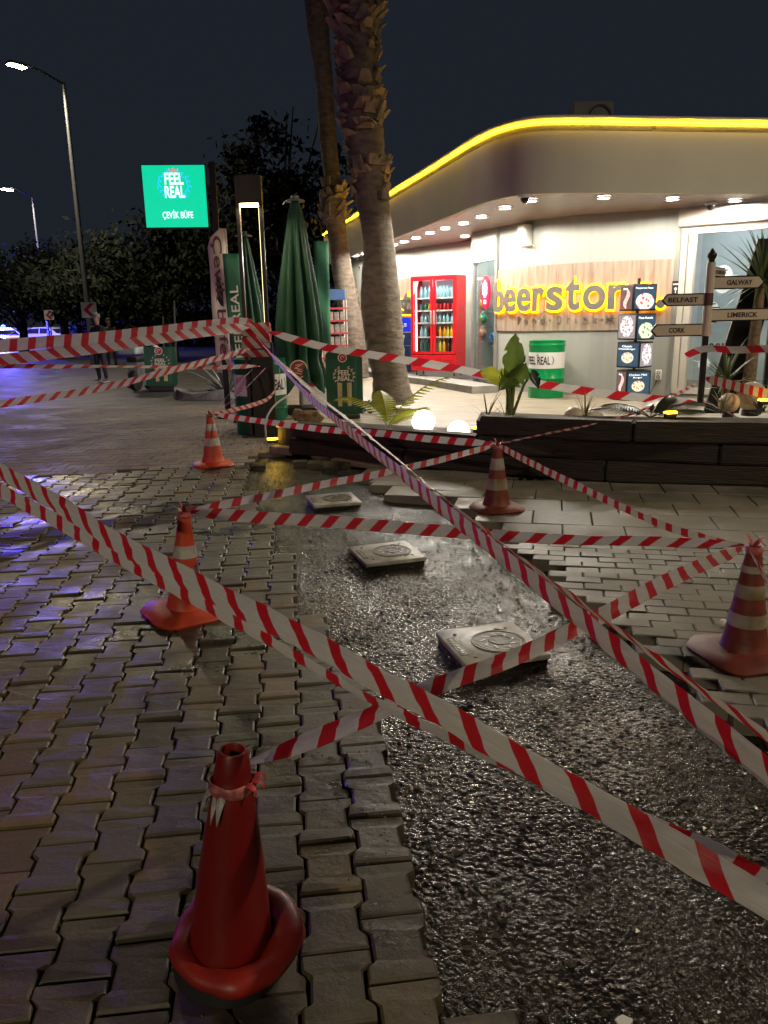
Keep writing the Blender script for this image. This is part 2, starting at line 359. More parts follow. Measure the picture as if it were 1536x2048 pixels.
idx = np.arange(NR*NX).reshape(NR, NX); F = np.stack([idx[:-1, :-1], idx[:-1, 1:], idx[1:, 1:], idx[1:, :-1]], -1).reshape(-1, 4)
me = bpy.data.meshes.new('wet_gravel'); me.vertices.add(len(V)); me.vertices.foreach_set('co', V.ravel()); me.loops.add(F.size); me.loops.foreach_set('vertex_index', F.ravel().astype(np.int32))
me.polygons.add(len(F)); me.polygons.foreach_set('loop_start', np.arange(0, F.size, 4, dtype=np.int32)); me.polygons.foreach_set('use_smooth', np.ones(len(F), bool)); me.update(calc_edges=True)
m_grav = mat('wet_gravel', (.010, .009, .008), .19, var=.5, vs=1.7, col2=(.030, .024, .017), rvar=.11, world_pos=True, spec=.5)
_nt = m_grav.node_tree; _b = _nt.nodes['Principled BSDF']; _g = _nt.nodes.new('ShaderNodeNewGeometry'); _prev = None
for _sc, _st, _di in ((58., 1.0, .009), (150., .7, .004)):
    _v = _nt.nodes.new('ShaderNodeTexVoronoi'); _v.inputs['Scale'].default_value = _sc; _v.feature = 'F1'; _nt.links.new(_g.outputs['Position'], _v.inputs[0])
    _p = _nt.nodes.new('ShaderNodeBump'); _p.inputs['Strength'].default_value = _st; _p.inputs['Distance'].default_value = _di; _p.invert = True; _nt.links.new(_v.outputs['Distance'], _p.inputs['Height'])
    if _prev: _nt.links.new(_prev.outputs[0], _p.inputs['Normal'])
    else:
        _n = _nt.nodes.new('ShaderNodeTexNoise'); _n.inputs['Scale'].default_value = 1.9; _n.inputs['Detail'].default_value = 4; _n.inputs['Distortion'].default_value = .6; _nt.links.new(_g.outputs['Position'], _n.inputs[0])
        _mr = _nt.nodes.new('ShaderNodeMapRange'); _mr.inputs[1].default_value = .38; _mr.inputs[2].default_value = .58; _mr.inputs[3].default_value = .42; _mr.inputs[4].default_value = 1.0; _nt.links.new(_n.outputs[0], _mr.inputs[0])
    _mu = _nt.nodes.new('ShaderNodeMath'); _mu.operation = 'MULTIPLY'; _mu.inputs[1].default_value = _st; _nt.links.new(_mr.outputs[0], _mu.inputs[0]); _nt.links.new(_mu.outputs[0], _p.inputs['Strength'])
    _prev = _p
_nt.links.new(_prev.outputs[0], _b.inputs['Normal'])
me.materials.append(m_grav); tag(obj('wet_gravel', me), 'black wet gravel filling the open trench around the covers', 'gravel', kind='stuff')

# loose stones and crumbs on the dug ground and along its edge
def scatter(name, label, pts, smin, smax, m):
    k = MB(); base = [(0, 0, 1), (.95, 0, .2), (.2, .9, .25), (-.8, .45, .15), (-.75, -.5, .2), (.25, -.9, .1), (.1, 0, -.6)]; fc = [(0, 1, 2), (0, 2, 3), (0, 3, 4), (0, 4, 5), (0, 5, 1), (6, 2, 1), (6, 3, 2), (6, 4, 3), (6, 5, 4), (6, 1, 5)]
    for x, y, zz in pts:
        s_ = smin+(smax-smin)*random.random()**2.5; a = random.uniform(0, 6.28); ca_, sa_ = math.cos(a)*s_, math.sin(a)*s_; fx = random.uniform(.7, 1.4); fz_ = random.uniform(.45, .8)*s_
        k.add([(x+(ca_*p[0]*fx-sa_*p[1]), y+(sa_*p[0]*fx+ca_*p[1]), zz+p[2]*fz_) for p in base], fc)
    o = k.build(name, m); tag(o, label, 'stones', kind='stuff')
def ground_z(x, y):
    j = min(NR-1, max(0, int(np.searchsorted(rows, y)))); i = int((x-xl[j])/(xr[j]-xl[j])*(NX-1)); return float(z[j*NX+min(NX-1, max(0, i))])
_pts = []
while len(_pts) < 5200:
    y_ = 1.2+random.random()**1.6*6.5; x_ = random.uniform(-1.3, 2.6)
    if inpoly(x_, y_, TRENCH): _pts.append((x_, y_, ground_z(x_, y_)+.001))
scatter('loose_stones', 'small dark wet stones strewn over the trench floor', _pts, .003, .013, mat('wet_stone', (.030, .027, .023), .22, var=.6, vs=14, col2=(.075, .062, .045), world_pos=True, spec=.5))
_ed = [G(*p) for p in LEFT[2:]]; _pts = []
for a_, b_ in zip(_ed, _ed[1:]):
    for _k in range(int((b_-a_).length*150)):
        q_ = a_.lerp(b_, random.random()); _pts.append((q_.x-abs(random.gauss(0, .10)), q_.y+random.gauss(0, .06), .002))
for _k in range(900): _pts.append((random.uniform(-2.6, -.3), random.uniform(1.3, 7.5), .002))
_pts = [p_ for p_ in _pts if not inpoly(p_[0], p_[1], TRENCH)]
scatter('gravel_crumbs', 'sand and gravel crumbs spilled on the left pavers', _pts, .0012, .006, mat('crumb_grey', (.07, .06, .045), .6, var=.5, vs=9, col2=(.16, .14, .11), world_pos=True))

# ------------------------------------------------------------------ pavers
def paver_mesh(poly, th=.08, bev=.006, seed=0):
    r = random.Random(seed); n = len(poly); cx = sum(p[0] for p in poly)/n; cy_ = sum(p[1] for p in poly)/n
    vs = [(x, y, -th) for x, y in poly] + [(x, y, -bev+r.uniform(-.001, .001)) for x, y in poly]
    for x, y in poly:
        d = math.hypot(x-cx, y-cy_); k = (d-bev*1.3)/d; vs.append((cx+(x-cx)*k, cy_+(y-cy_)*k, r.uniform(-.0012, .0012)))
    fs = []
    for b in (0, n):
        fs += [(b+i, b+(i+1) % n, b+n+(i+1) % n, b+n+i) for i in range(n)]
    if n == 12: t = 2*n; fs += [(t+0, t+1, t+10, t+11), (t+1, t+2, t+9, t+10), (t+2, t+3, t+8, t+9), (t+3, t+4, t+7, t+8), (t+4, t+5, t+6, t+7)]
    else: fs.append(tuple(range(2*n, 3*n)))
    return vs, fs
def field(name, label, cells, polys, m, part, limit=300, tilt=.006, zj=.0035):
    """cells: (x, y, rz, variant). The largest in view become parts of the pavement, the rest one stuff part"""
    root = thing(name, None, None); root['kind'] = 'structure'
    vis = []
    for c in cells:
        q = proj((c[0], c[1], 0)); on = -40 < q[0] < 1576 and 500 < q[1] < 2120
        vis.append((0 if on else 1, math.hypot(c[0], c[1]), c))
    vis.sort(key=lambda t: t[:2])
    geo = [paver_mesh(p, seed=i) for i, p in enumerate(polys)]; mes = []
    for vs, fs in geo:
        k = bpy.data.meshes.new(part); k.from_pydata(vs, [], fs); k.materials.append(m); mes.append(k)
    rest = MB()
    for i, (off, _d, c) in enumerate(vis):
        E = (random.gauss(0, tilt), random.gauss(0, tilt), c[2]+random.gauss(0, .006)); zz = random.gauss(-.002, zj)
        if i < limit and off == 0:
            o = obj(part, mes[c[3]], root); o.location = (c[0], c[1], zz); o.rotation_euler = E
        else:
            M = Matrix.Translation((c[0], c[1], zz)) @ Matrix.Rotation(E[2], 4, 'Z') @ Matrix.Rotation(E[0], 4, 'X')
            rest.add(geo[c[3]][0], geo[c[3]][1], 0, M)
    if rest.v: tag(rest.build(part, m, root), kind='stuff')
    return root
def ipoly(g=.0035):
    hw, hn, L2 = .0875-g, .0675-g, .1025-g*.9
    return [(hw, -L2), (hw, -.061), (hn, -.043), (hn, .043), (hw, .061), (hw, L2)] + [(-hw, L2), (-hw, .061), (-hn, .043), (-hn, -.043), (-hw, -.061), (-hw, -L2)]
def shrink(p, s): return [(x+random.uniform(-s, s), y+random.uniform(-s, s)) for x, y in p]
AI = R(6.5); ca, sa = math.cos(AI), math.sin(AI)
B0, B1 = G(0, 957), G(495, 927)        # where the interlocking pavers give way to the square ones
def beyond(x, y): return (B1.x-B0.x)*(y-B0.y)-(B1.y-B0.y)*(x-B0.x) > 0
cells = []
for i in range(-60, 40):
    for j in range(-5, 60):
        u = i*.155; v = j*.207+(.1035 if i % 2 else 0)+.9
        x = -.6+u*ca-(v-1.5)*sa; y = 1.5+u*sa+(v-1.5)*ca
        if y < .75 or y > 9.3 or beyond(x, y) or x < -1.2-y*.75 or x > 2.2: continue
        if inpoly(x, y, TRENCH): continue
        # keep only the left-hand side of the trench
        if x > -.45 and y > 1.75 and not inpoly(x, y, [tuple(G(*p)[:2]) for p in ((-300, 957), (500, 925), (498, 965), (521, 1012), (541, 1062), (577, 1112), (580, 1217), (642, 1242), (708, 1297), (716, 1392), (738, 1442), (770, 1500), (788, 1690), (865, 1700), (890, 1800), (920, 1900), (930, 1970), (1055, 1980), (1062, 2100), (-300, 2100))]): continue
        if x > .62: continue
        cells.append((x, y, AI, random.randrange(8)))
field('pavement', None, cells, [shrink(ipoly(), .0026) for _ in range(8)], m_ipav, 'paver', tilt=.011, zj=.0045)
# square paving farther up the street
cells = []; AT = R(4.0); ct, st = math.cos(AT), math.sin(AT)
for i in range(-60, 12):
    for j in range(0, 40):
        u = i*.205+(.1 if j % 2 else 0); v = j*.205
        x = -1.6+u*ct-v*st; y = 7.9+u*st+v*ct
        if not beyond(x, y) or y > 14.7 or x > -1.15-(y-9)*.13 or (x > -1.5 and y < 9.0): continue
        if math.hypot(x+1.05, y-8.75) < .25: continue
        if x < -1.5-y*.56: continue
        cells.append((x, y, AT, random.randrange(3)))
sq = lambda a, b, g: [(-a/2+g, -b/2+g), (a/2-g, -b/2+g), (a/2-g, b/2-g), (-a/2+g, b/2-g)]
field('square_pavement', None, cells, [sq(.205, .205, .0025) for _ in range(3)], m_tile, 'paver', tilt=.003, zj=.0012)
# slabs and small bricks between trench and planter
AS = R(-12.5); cs_, ss_ = math.cos(AS), math.sin(AS); S0, S1 = G(960, 1066), G(1536, 1085)
cells = []; cells2 = []
PLF = [(-1.22, 9.03), (-.36, 8.28), (.92, 7.59), (2.0, 7.0), (3.41, 6.65), (5.2, 6.2)]
def plfy(x):
    for (a, b), (c, d) in zip(PLF, PLF[1:]):
        if a <= x <= c: return b+(d-b)*(x-a)/(c-a)
    return 99 if x < -1.2 else 6.2
for i in range(-6, 14):
    for j in range(-8, 12):
        u = i*.44+(.22 if j % 2 else 0); v = j*.40; x = 1.5+u*cs_-v*ss_; y = 5.3+u*ss_+v*cs_
        if (S1.x-S0.x)*(y-S0.y)-(S1.y-S0.y)*(x-S0.x) < .0 or y > plfy(x)-.12 or x > 5: continue
        if inpoly(x, y, TRENCH) or x < -.2: continue
        cells.append((x, y, AS, random.randrange(3)))
for i in range(-18, 30):
    for j in range(-30, 10):
        u = i*.205+(.1025 if j % 2 else 0); v = j*.105; x = 1.5+u*cs_-v*ss_; y = 4.85+u*ss_+v*cs_
        if (S1.x-S0.x)*(y-S0.y)-(S1.y-S0.y)*(x-S0.x) > -.16 or y < 1.6 or x > 4.2: continue
        if inpoly(x, y, TRENCH) or x < .35: continue
        if y < 2.6 and x < 1.3: continue
        cells2.append((x, y, AS, random.randrange(3)))
field('slab_pavement', None, cells, [sq(.44, .40, .003) for _ in range(3)], m_slab, 'slab', tilt=.004, zj=.002)
field('brick_pavement', None, cells2, [shrink(sq(.205, .105, .0025), .0015) for _ in range(3)], m_slab, 'brick', tilt=.008, zj=.003)
# road beyond the paving, and the raised patio
mb = MB(); mb.prism([(-120, 13.4), (-1.95, 13.9), (-3.2, 26), (-3.2, 60), (60, 60), (60, 400), (-200, 400), (-200, 13.2)], -.09, -.004)
tag(mb.build('road', m_asph), kind='structure')
mb = MB(); mb.prism([(-40, -8), (-7.9, 8), (-10.5, 13.9), (-120, 13.9), (-120, -8)], -.09, -.006)
tag(mb.build('side_road', m_asph), kind='structure')
PAT = [(-1.1, 9.25), (-.3, 8.5), (.95, 7.8), (2.0, 7.25), (3.4, 6.9), (5.2, 6.45), (14, 6.45), (14, 34), (-3.1, 34), (-3.0, 24), (-1.85, 14), (-1.25, 10.7)]
mb = MB(); mb.prism(PAT, -.09, .2); tag(mb.build('patio', [m_patio]), kind='structure')
mb = MB()
for a, b in ((( -1.25, 10.7), (-1.85, 14)), ((-1.85, 14), (-3.0, 24))):
    a = Vector(a); b = Vector(b); d = b-a; mb.box(((a.x+b.x)/2-.07, (a.y+b.y)/2, .055), (d.length-.01, .12, .30), math.atan2(d.y, d.x))
tag(mb.build('patio_kerb', m_kerb), kind='structure')

# ------------------------------------------------------------------ sleeper planter
pl = thing('timber_planter', 'long low planter of dark stacked timber sleepers behind the cones', 'planter', (0.9, 7.6, 0))
def sleeper(a, b, z0, z1, dep=.2):
    a = Vector(a); b = Vector(b); d = b-a; L = d.length-.008; mbx = MB()
    bm = bmesh.new(); bmesh.ops.create_cube(bm, size=1)
    for v in bm.verts: v.co = Vector((v.co.x*L, v.co.y*dep, v.co.z*(z1-z0-.006)))
    bmesh.ops.bevel(bm, geom=bm.edges[:], offset=.016, segments=2, affect='EDGES')
    lng = [e for e in bm.edges if e.calc_length() > L*.8]; bmesh.ops.subdivide_edges(bm, edges=lng, cuts=14)
    sd_ = random.random()*50
    for v in bm.verts: v.co += Vector((0, 1, 1))*0 + Vector((0, mnoise.noise((v.co.x*2.3+sd_, v.co.y*9, v.co.z*9))*.012, mnoise.noise((v.co.x*1.9+sd_, v.co.y*7, 5+v.co.z*9))*.007))
    bm.verts.index_update(); mbx.add([v.co[:] for v in bm.verts], [[v.index for v in f.verts] for f in bm.faces]); bm.free()
    o = mbx.build('sleeper', m_timber, pl, smooth=40); nrm = Vector((-d.y, d.x)).normalized()
    c = (a+b)/2+nrm*(dep/2); o.location = (c.x-.9, c.y-7.6, (z0+z1)/2); o.rotation_euler = (0, 0, math.atan2(d.y, d.x)+random.gauss(0, .004)); return o
def pt(x, off=0.): return (x, plfy(x)+off)
for z0, z1, xs, off in ((0, .185, (-1.12, .2, 2.05, 4.9), 0.), (.187, .37, (-1.05, .93, 3.0, 4.9), .012), (.372, .565, (.95, 2.28, 4.9), .03)):
    for a, b in zip(xs, xs[1:]): sleeper(pt(a+.004, off), pt(b-.004, off), z0, z1)
mb = MB()
for x0, x1, zt in ((-1.0, .93, .30), (.95, 4.9, .50)):
    A = [Vector(pt(x0+(x1-x0)*i/8)+(0,)) for i in range(9)]
    mb.prism([(p.x, p.y+.18) for p in A]+[(p.x+.15, p.y+.95) for p in reversed(A)], .0, zt)
mb.build('soil', mat('planter_soil', (.07, .055, .04), .9, var=.5, vs=12, bump=.8, bs=40), pl, org=(.9, 7.6, 0)).location = (0, 0, 0)
for a, b in ((-1.0, .93), (.95, 4.9)):
    pass
# ------------------------------------------------------------------ the shop
FP = crom([(-1.62, 23.9, 0), (-.6, 20.0, 0), (.12, 17.1, 0), (.72, 14.75, 0), (1.14, 13.08, 0), (1.40, 12.05, 0), (1.66, 11.36, 0), (2.02, 10.99, 0), (2.6, 10.95, 0), (3.63, 11.08, 0), (5.32, 11.3, 0), (9.5, 11.85, 0)], 8)
shop = thing('shop_building', 'white single-storey shop with curved fascia edged in yellow light', 'building', (3.4, 13.3, .2))
SO = Vector((3.4, 13.3, .2))
def _part(mb, name, m, parent=None, smooth=None):
    parent = parent or shop
    o = mb.build(name, m, parent, smooth); me = o.data; n = len(me.vertices); a = np.empty(n*3); me.vertices.foreach_get('co', a); a = a.reshape(-1, 3)-np.array(SO[:]); me.vertices.foreach_set('co', a.ravel()); me.update(); return o
def wallstrip(mb, path, z0, z1, th, side=1):
    P_ = [Vector((p[0], p[1])) for p in path]; n = len(P_); O = []
    for i in range(n):
        t = (P_[min(i+1, n-1)]-P_[max(i-1, 0)]).normalized(); O.append(P_[i]+Vector((-t.y, t.x))*th*side)
    vs = [(p.x, p.y, z) for z in (z0, z1) for p in P_]+[(p.x, p.y, z) for z in (z0, z1) for p in O]; fs = []
    for i in range(n-1):
        fs += [(i, i+1, n+i+1, n+i), (2*n+i+1, 2*n+i, 3*n+i, 3*n+i+1), (n+i, n+i+1, 3*n+i+1, 3*n+i), (i+1, i, 2*n+i, 2*n+i+1)]
    fs += [(0, n, 3*n, 2*n), (n-1, 2*n-1+0, 4*n-1, 3*n-1)]
    mb.add(vs, fs)
mb = MB(); wallstrip(mb, [p[:2] for p in FP], 3.1, 4.0, .10); _part(mb, 'fascia', m_fascia, shop, 40)
mb = MB(); OUT = []
for i, p in enumerate(FP):
    t = (FP[min(i+1, len(FP)-1)]-FP[max(i-1, 0)]).normalized(); OUT.append(p-Vector((-t.y, t.x, 0))*.025)
mb.tube([(p.x, p.y, 3.965) for p in OUT], .015, 6); _part(mb, 'light_strip', m_yled, shop, 60)
mb = MB(); mb.tube([(p.x+(-.005), p.y, 4.02) for p in FP], .03, 6); _part(mb, 'roof_edge', m_fascia, shop, 60)
WP = [(4.74, 12.72), (3.94, 13.06), (3.4, 13.28), (2.87, 13.65), (2.48, 14.2), (2.21, 14.83)]
WC = [Vector(p) for p in reversed([Vector(q+(0,)) for q in WP])]
WALL = crom(WC, 8)                                     # from the glass door to the storefront
WALL2 = [(2.45, 16.35), (1.95, 17.2), (1.03, 18.35), (.38, 19.5), (-.24, 20.7), (-1.2, 22.9)]
mb = MB(); pin = [(-1.2, 22.9), (-.24, 20.7), (.38, 19.5), (1.03, 18.35), (1.75, 17.3), (1.86, 15.85), (2.21, 14.83)]+[tuple(p[:2]) for p in WALL]+[(4.74, 12.72), (5.75, 11.95), (9.5, 11.95)]
a = resample([p.copy() for p in FP], 70); b = resample([Vector((p[0], p[1], 0)) for p in pin], 70)
vs = [(p.x, p.y, 3.105) for p in a]+[(p.x*1.03, p.y+.35, 3.105) for p in b]
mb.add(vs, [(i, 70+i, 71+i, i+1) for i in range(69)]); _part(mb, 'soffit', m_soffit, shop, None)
mb = MB(); wallstrip(mb, [tuple(p[:2]) for p in WALL], .2, 3.1, .15); _part(mb, 'wall', m_wall, shop, 50)
mb = MB(); wallstrip(mb, list(reversed(WALL2)), .2, 3.1, .15); _part(mb, 'wall', m_wall, shop, 50)
mb = MB(); wallstrip(mb, [(1.86, 15.85), (2.45, 16.25)], .2, 3.1, -.12); _part(mb, 'wall', m_wall, shop)
mb = MB(); wallstrip(mb, [(-1.2, 22.9), (1.5, 25.5), (12, 26)], .2, 3.98, -.15); _part(mb, 'wall', m_wall, shop)
mb = MB(); mb.prism([tuple(p[:2]) for p in FP[1:]]+[(9.5, 26), (1.4, 25.6), (-1.1, 23.6)], 3.86, 3.93); _part(mb, 'roof', mat('roof_felt', (.12, .12, .12), .8), shop)
# step along the wall foot
mb = MB(); stp = [(-1.5, 22.9), (-.6, 20.7), (.05, 19.3), (.62, 17.6), (1.35, 16.1), (1.85, 14.75), (2.12, 14.0)]
wallstrip(mb, stp, .2, .325, .55, -1); _part(mb, 'step', m_kerb, shop)
# shop interior floor and back walls, lit from its own ceiling lamps
mb = MB(); mb.prism([(2.35, 14.7), (2.6, 14.3), (3.0, 13.8), (4.9, 12.9), (6.0, 12.0), (9.4, 12.0), (9.4, 25), (2.7, 25), (2.6, 16.4), (2.05, 15.9)], .205, .26); _part(mb, 'interior_floor', m_patio, shop)
mb = MB(); wallstrip(mb, [(2.9, 16.2), (2.95, 15.2), (3.3, 14.7)], .26, 3.1, .05); _part(mb, 'interior_wall', m_wall, shop)
mb = MB(); wallstrip(mb, [(5.1, 15.4), (9.4, 14.4)], .26, 3.1, .05); _part(mb, 'interior_wall', mat('grey_interior', (.52, .55, .55), .5, var=.06), shop)

# travertine band on the curved wall
tw = []
for p, q in zip(WALL, WALL[1:]+[WALL[-1]]):
    t = (q-p).normalized() if (q-p).length > 1e-6 else t
    tw.append(tuple((p-Vector((-t.y, t.x, 0))*.03)[:2]))
tw = tw[:-1]
mb = MB(); wallstrip(mb, tw[0:], 1.27, 2.36, .028); _part(mb, 'travertine_panel', m_trav, shop, 50)
# pieces of the left glass door
def seg_frame(a, b, z0, z1, w, dep, name, m, parent=shop, mull=()):
    a = Vector(a+(0,)); b = Vector(b+(0,)); d = b-a; L = d.length; ang = math.atan2(d.y, d.x); mbx = MB()
    M_ = Matrix.Translation((a.x, a.y, 0)) @ Matrix.Rotation(ang, 4, 'Z')
    for x in (w/2, L-w/2)+tuple(mull): mbx.box((x, 0, (z0+z1)/2), (w, dep, z1-z0), M=M_)
    for zz in (z0+w/2, z1-w/2): mbx.box((L/2, 0, zz), (L-2*w-.002, dep*.96, w), M=M_)
    return _part(mbx, name, m, parent, None), M_, L
fr, MD, LD = seg_frame((1.86, 15.84), (2.205, 14.85), .335, 2.62, .07, .10, 'door_frame', m_alu)
mb = MB(); mb.box((LD/2, 0, 1.48), (LD-.14, .012, 2.14), M=MD); _part(mb, 'glass_door', m_glass, shop, None)
mb = MB(); mb.box((LD/2, .0, 2.86), (LD, .13, .478), M=MD); _part(mb, 'wall', m_wall, shop, None)
# oval logo sign on the door glass
sg = thing('oval_shop_sign', 'red oval sign with white hop emblem on the glass door', 'sign', (MD @ Vector((.62*LD, -.06, 1.98)))[:], math.atan2(-.99, .345))
mb = MB(); mb.plate(circ(0, 0, .17, 28, .30), -.02, .02); mb.build('sign_disc', mat('sign_red', (.62, .01, .05), .35, var=.03, emit=.5, ecol=(.7, .01, .06)), sg)
mb = MB(); ring(mb, (0, 0), .0, .001, -.03, -.02)
for i in range(7):
    for j in range(3 if i in (0, 6) else 4):
        pass
mb = MB(); hop = [(0, .23), (.05, .17), (.085, .17), (.075, .11), (.11, .08), (.085, .03), (.1, -.02), (.06, -.05), (.04, -.1), (-.04, -.1), (-.06, -.05), (-.1, -.02), (-.085, .03), (-.11, .08), (-.075, .11), (-.085, .17), (-.05, .17)]
mb.plate(hop, -.026, -.0205); mb.plate([(-.05, -.14), (.05, -.14), (.05, -.21), (-.05, -.21)], -.026, -.0205)
mb.build('emblem', mat('sign_white', (.8, .8, .8), .4, var=0, emit=.9, ecol=(1, .95, .95)), sg)
# storefront at the right: frame, panes, roller-shutter box
fr, MS, LS = seg_frame((4.76, 12.70), (6.3, 11.55), .26, 2.80, .09, .12, 'storefront_frame', m_beige, mull=(.16,))
mb = MB(); mb.box((LS/2+.1, .01, 1.53), (LS-.40, .012, 2.34), M=MS); _part(mb, 'glass_pane', m_glass, shop, None)
mb = MB(); mb.box((.08, -.01, 1.53), (.13, .03, 2.5), M=MS); _part(mb, 'jamb', m_beige, shop, None)
mb = MB(); mb.bbox((LS/2-.03, -.03, 2.95), (LS+.06, .24, .28), .05, M=MS); _part(mb, 'shutter_box', m_beige, shop, 40)
fr, MS2, LS2 = seg_frame((6.32, 11.55), (9.4, 11.6), .26, 3.09, .09, .12, 'storefront_frame', m_beige, mull=(1.5,))
mb = MB(); mb.box((LS2/2, .01, 1.67), (LS2-.2, .012, 2.6), M=MS2); _part(mb, 'glass_pane', m_glass, shop, None)
# lettering on that glass
dl = thing('door_lettering', 'dark shop name lettering on the right glass storefront', 'lettering', (MS @ Vector((.42, -.012, 1.0)))[:], math.atan2(-1.15, 1.54))
x = 0
for ch, w in zip('beersto', (.085, .085, .085, .05, .075, .05, .085)):
    mb = MB(); add_text(mb, ch, (x+w/2, (.04 if ch in 'bt' else 0)), w, .20 if ch in 'bt' else .12, 0, .004, .02); mb.build('letter', mat('dark_grey_vinyl', (.05, .05, .06), .5, var=0), dl); x += w+.012
# posters seen through the storefront
for k, (u, zc, w, h, lab) in enumerate(((.62, 2.02, .30, .42, 'upper white oval price poster inside the right storefront'), (.50, 1.52, .22, .34, 'lower white oval price poster inside the right storefront'))):
    po = thing('poster', lab, 'poster', (MS @ Vector((u, .10, zc)))[:], math.atan2(-1.15, 1.54))
    mb = MB(); mb.plate(circ(0, 0, w/2, 28, h/2), 0, .004); mb.build('sheet', mat('poster_white', (.78, .78, .78), .5, var=.05), po)
    mb = MB()
    for i in range(6): mb.box((random.uniform(-.05, .05), -.003, -.14+i*.055), (random.uniform(.06, .16), .003, .018))
    mb.build('print', m_ink, po)
# soffit downlights
DL = [(1345, 397), (1208, 394), (1062, 400), (1010, 415), (963, 433), (927, 446), (890, 456), (860, 465), (832, 475), (808, 483), (788, 489), (930, 472), (745, 503), (728, 507), (712, 511), (1470, 400)]
DLN = ['first from the storefront', 'second from the storefront', 'beside the dome camera at the corner', 'first after the corner', 'second after the corner', 'third after the corner', 'fourth after the corner', 'fifth after the corner', 'sixth after the corner',
       'seventh after the corner', 'last one right of the big palm trunk', 'in the inner row above the glass door', 'first one left of the big palm trunk', 'second one left of the big palm trunk', 'farthest one near the thin palm', 'above the roller shutter']
for (px, py), nm in zip(DL, DLN):
    p = G(px, py, 3.1)
    t = thing('soffit_downlight', 'round glowing downlight in the shop soffit, '+nm, 'downlight', (p.x, p.y, 3.103), 0, 'soffit downlights')
    mb = MB(); mb.lathe([(.10, 0), (.115, -.006), (.115, -.02), (.085, -.024), (.08, -.012)], 20, cap=False); mb.build('trim_ring', m_white, t, 60)
    mb = MB(); mb.lathe([(.001, -.014), (.082, -.014), (.082, -.006), (.001, -.006)], 20); mb.build('lens', m_wled, t)
    lamp('downlight_lamp', 'SPOT', (0, 0, -.05), 84, (1, .93, .80), .07, t, None, R(177), .12)
# inside lamps
for nm, c, e in (('near the glass door', (2.62, 15.4, 3.02), 45), ('behind the right storefront', (6.6, 13.4, 3.02), 75)):
    t = thing('ceiling_lamp', 'flat white ceiling lamp inside the shop, '+nm, 'ceiling lamp', c)
    mb = MB(); mb.bbox((0, 0, .02), (.3, .3, .05), .012); mb.build('housing', m_white, t); mb = MB(); mb.box((0, 0, -.012), (.24, .24, .01)); mb.build('diffuser', emis('cool_panel', (.9, .97, 1), 8), t)
    lamp('ceiling_lamp_light', 'POINT', (0, 0, -.12), e, (.92, .98, 1), .12, t)
# wall at the shop beyond the corner of the interior, closing the view
# ------------------------------------------------------------------ shop lettering
def wall_at(px, path, zref, off=.06):
    """point and heading on the curved wall seen at a given bearing"""
    d = _ray(px, 600); best = None
    for a_, b_ in zip(path, path[1:]):
        ax, ay = a_[0], a_[1]; bx, by = b_[0], b_[1]; ex, ey = bx-ax, by-ay
        den = d.x*ey-d.y*ex
        if abs(den) < 1e-9: continue
        t = (ax*ey-ay*ex)/den; s = (ax*d.y-ay*d.x)/den
        if 0 <= s <= 1.0001: best = (Vector((d.x*t, d.y*t, zref)), math.atan2(ey, ex)); break
    if best is None: best = (Vector((path[0][0], path[0][1], zref)), math.atan2(path[1][1]-path[0][1], path[1][0]-path[0][0]))
    p, a = best; return p+Vector((math.sin(a), -math.cos(a), 0))*off, a
m_lface = mat('grey_letter_face', (.16, .145, .12), .45, var=.05)
m_lhalo = emis('amber_halo', (1.0, .37, .0), 7.5)
sign = thing('shop_name_sign', 'large grey letters with amber halo light spelling the shop name on travertine', 'sign', (3.2, 13.3, 1.6))
SG = Vector((3.2, 13.3, 1.6))
def letter(root, org, ch, p, ang, w, zlo, zhi, bold=.026, halo=True, th=.035):
    mb = MB(); add_text(mb, ch, (0, (zlo+zhi)/2), w, zhi-zlo, 0, th, bold, res=5); o = mb.build('letter', m_lface, root); o.location = p-org; o.rotation_euler = (0, 0, ang)
    if halo:
        mb = MB(); add_text(mb, ch, (0, (zlo+zhi)/2), w+.05, zhi-zlo+.05, .030, .026, bold+.012, res=5); h = mb.build('halo_light', m_lhalo, o)
AP = [WALL[0]]; AL = [0.]
for q_ in WALL[1:]: AL.append(AL[-1]+(q_-AP[-1]).length); AP.append(q_)
def along(sv, off):
    j = 0
    while j < len(AL)-2 and AL[j+1] < sv: j += 1
    tt = (sv-AL[j])/max(1e-9, AL[j+1]-AL[j]); p_ = AP[j].lerp(AP[j+1], tt); d_ = AP[min(j+2, len(AP)-1)]-AP[max(j-1, 0)]; a_ = math.atan2(d_.y, d_.x); return p_+Vector((math.sin(a_), -math.cos(a_), 0))*off, a_
def arc_of(px):
    p_, _a = wall_at(px, WALL, 0, 0.); return min(range(len(AP)*20), key=lambda k: (AP[min(k//20, len(AP)-2)].lerp(AP[min(k//20, len(AP)-2)+1], (k % 20)/20)-p_).length)
def arcm(px): k = arc_of(px); i = min(k//20, len(AP)-2); return AL[i]+(AL[i+1]-AL[i])*(k % 20)/20
s0, s1 = arcm(995), arcm(1332); ADV = [('b', .42), ('e', .41), ('e', .41), ('r', .29), ('s', .36), ('t', .30), ('o', .44), ('n', .42), ('e', .42), ('.', .17)]
GAP = .035; kk = (s1-s0)/(sum(w for _, w in ADV)+GAP*9); sv = s0
for ch, w in ADV:
    p, a = along(sv+w*kk/2, .085); lo = 1.60; hi = {'b': 2.15, 't': 2.13, '.': 1.75}.get(ch, 2.0)
    letter(sign, SG, ch, p, a, w*kk, lo, hi); sv += (w+GAP)*kk
tg = thing('shop_tagline', 'small grey spaced lettering naming food and drink under the shop name', 'sign', (3.2, 13.3, 1.4)); TG = Vector((3.2, 13.3, 1.4))
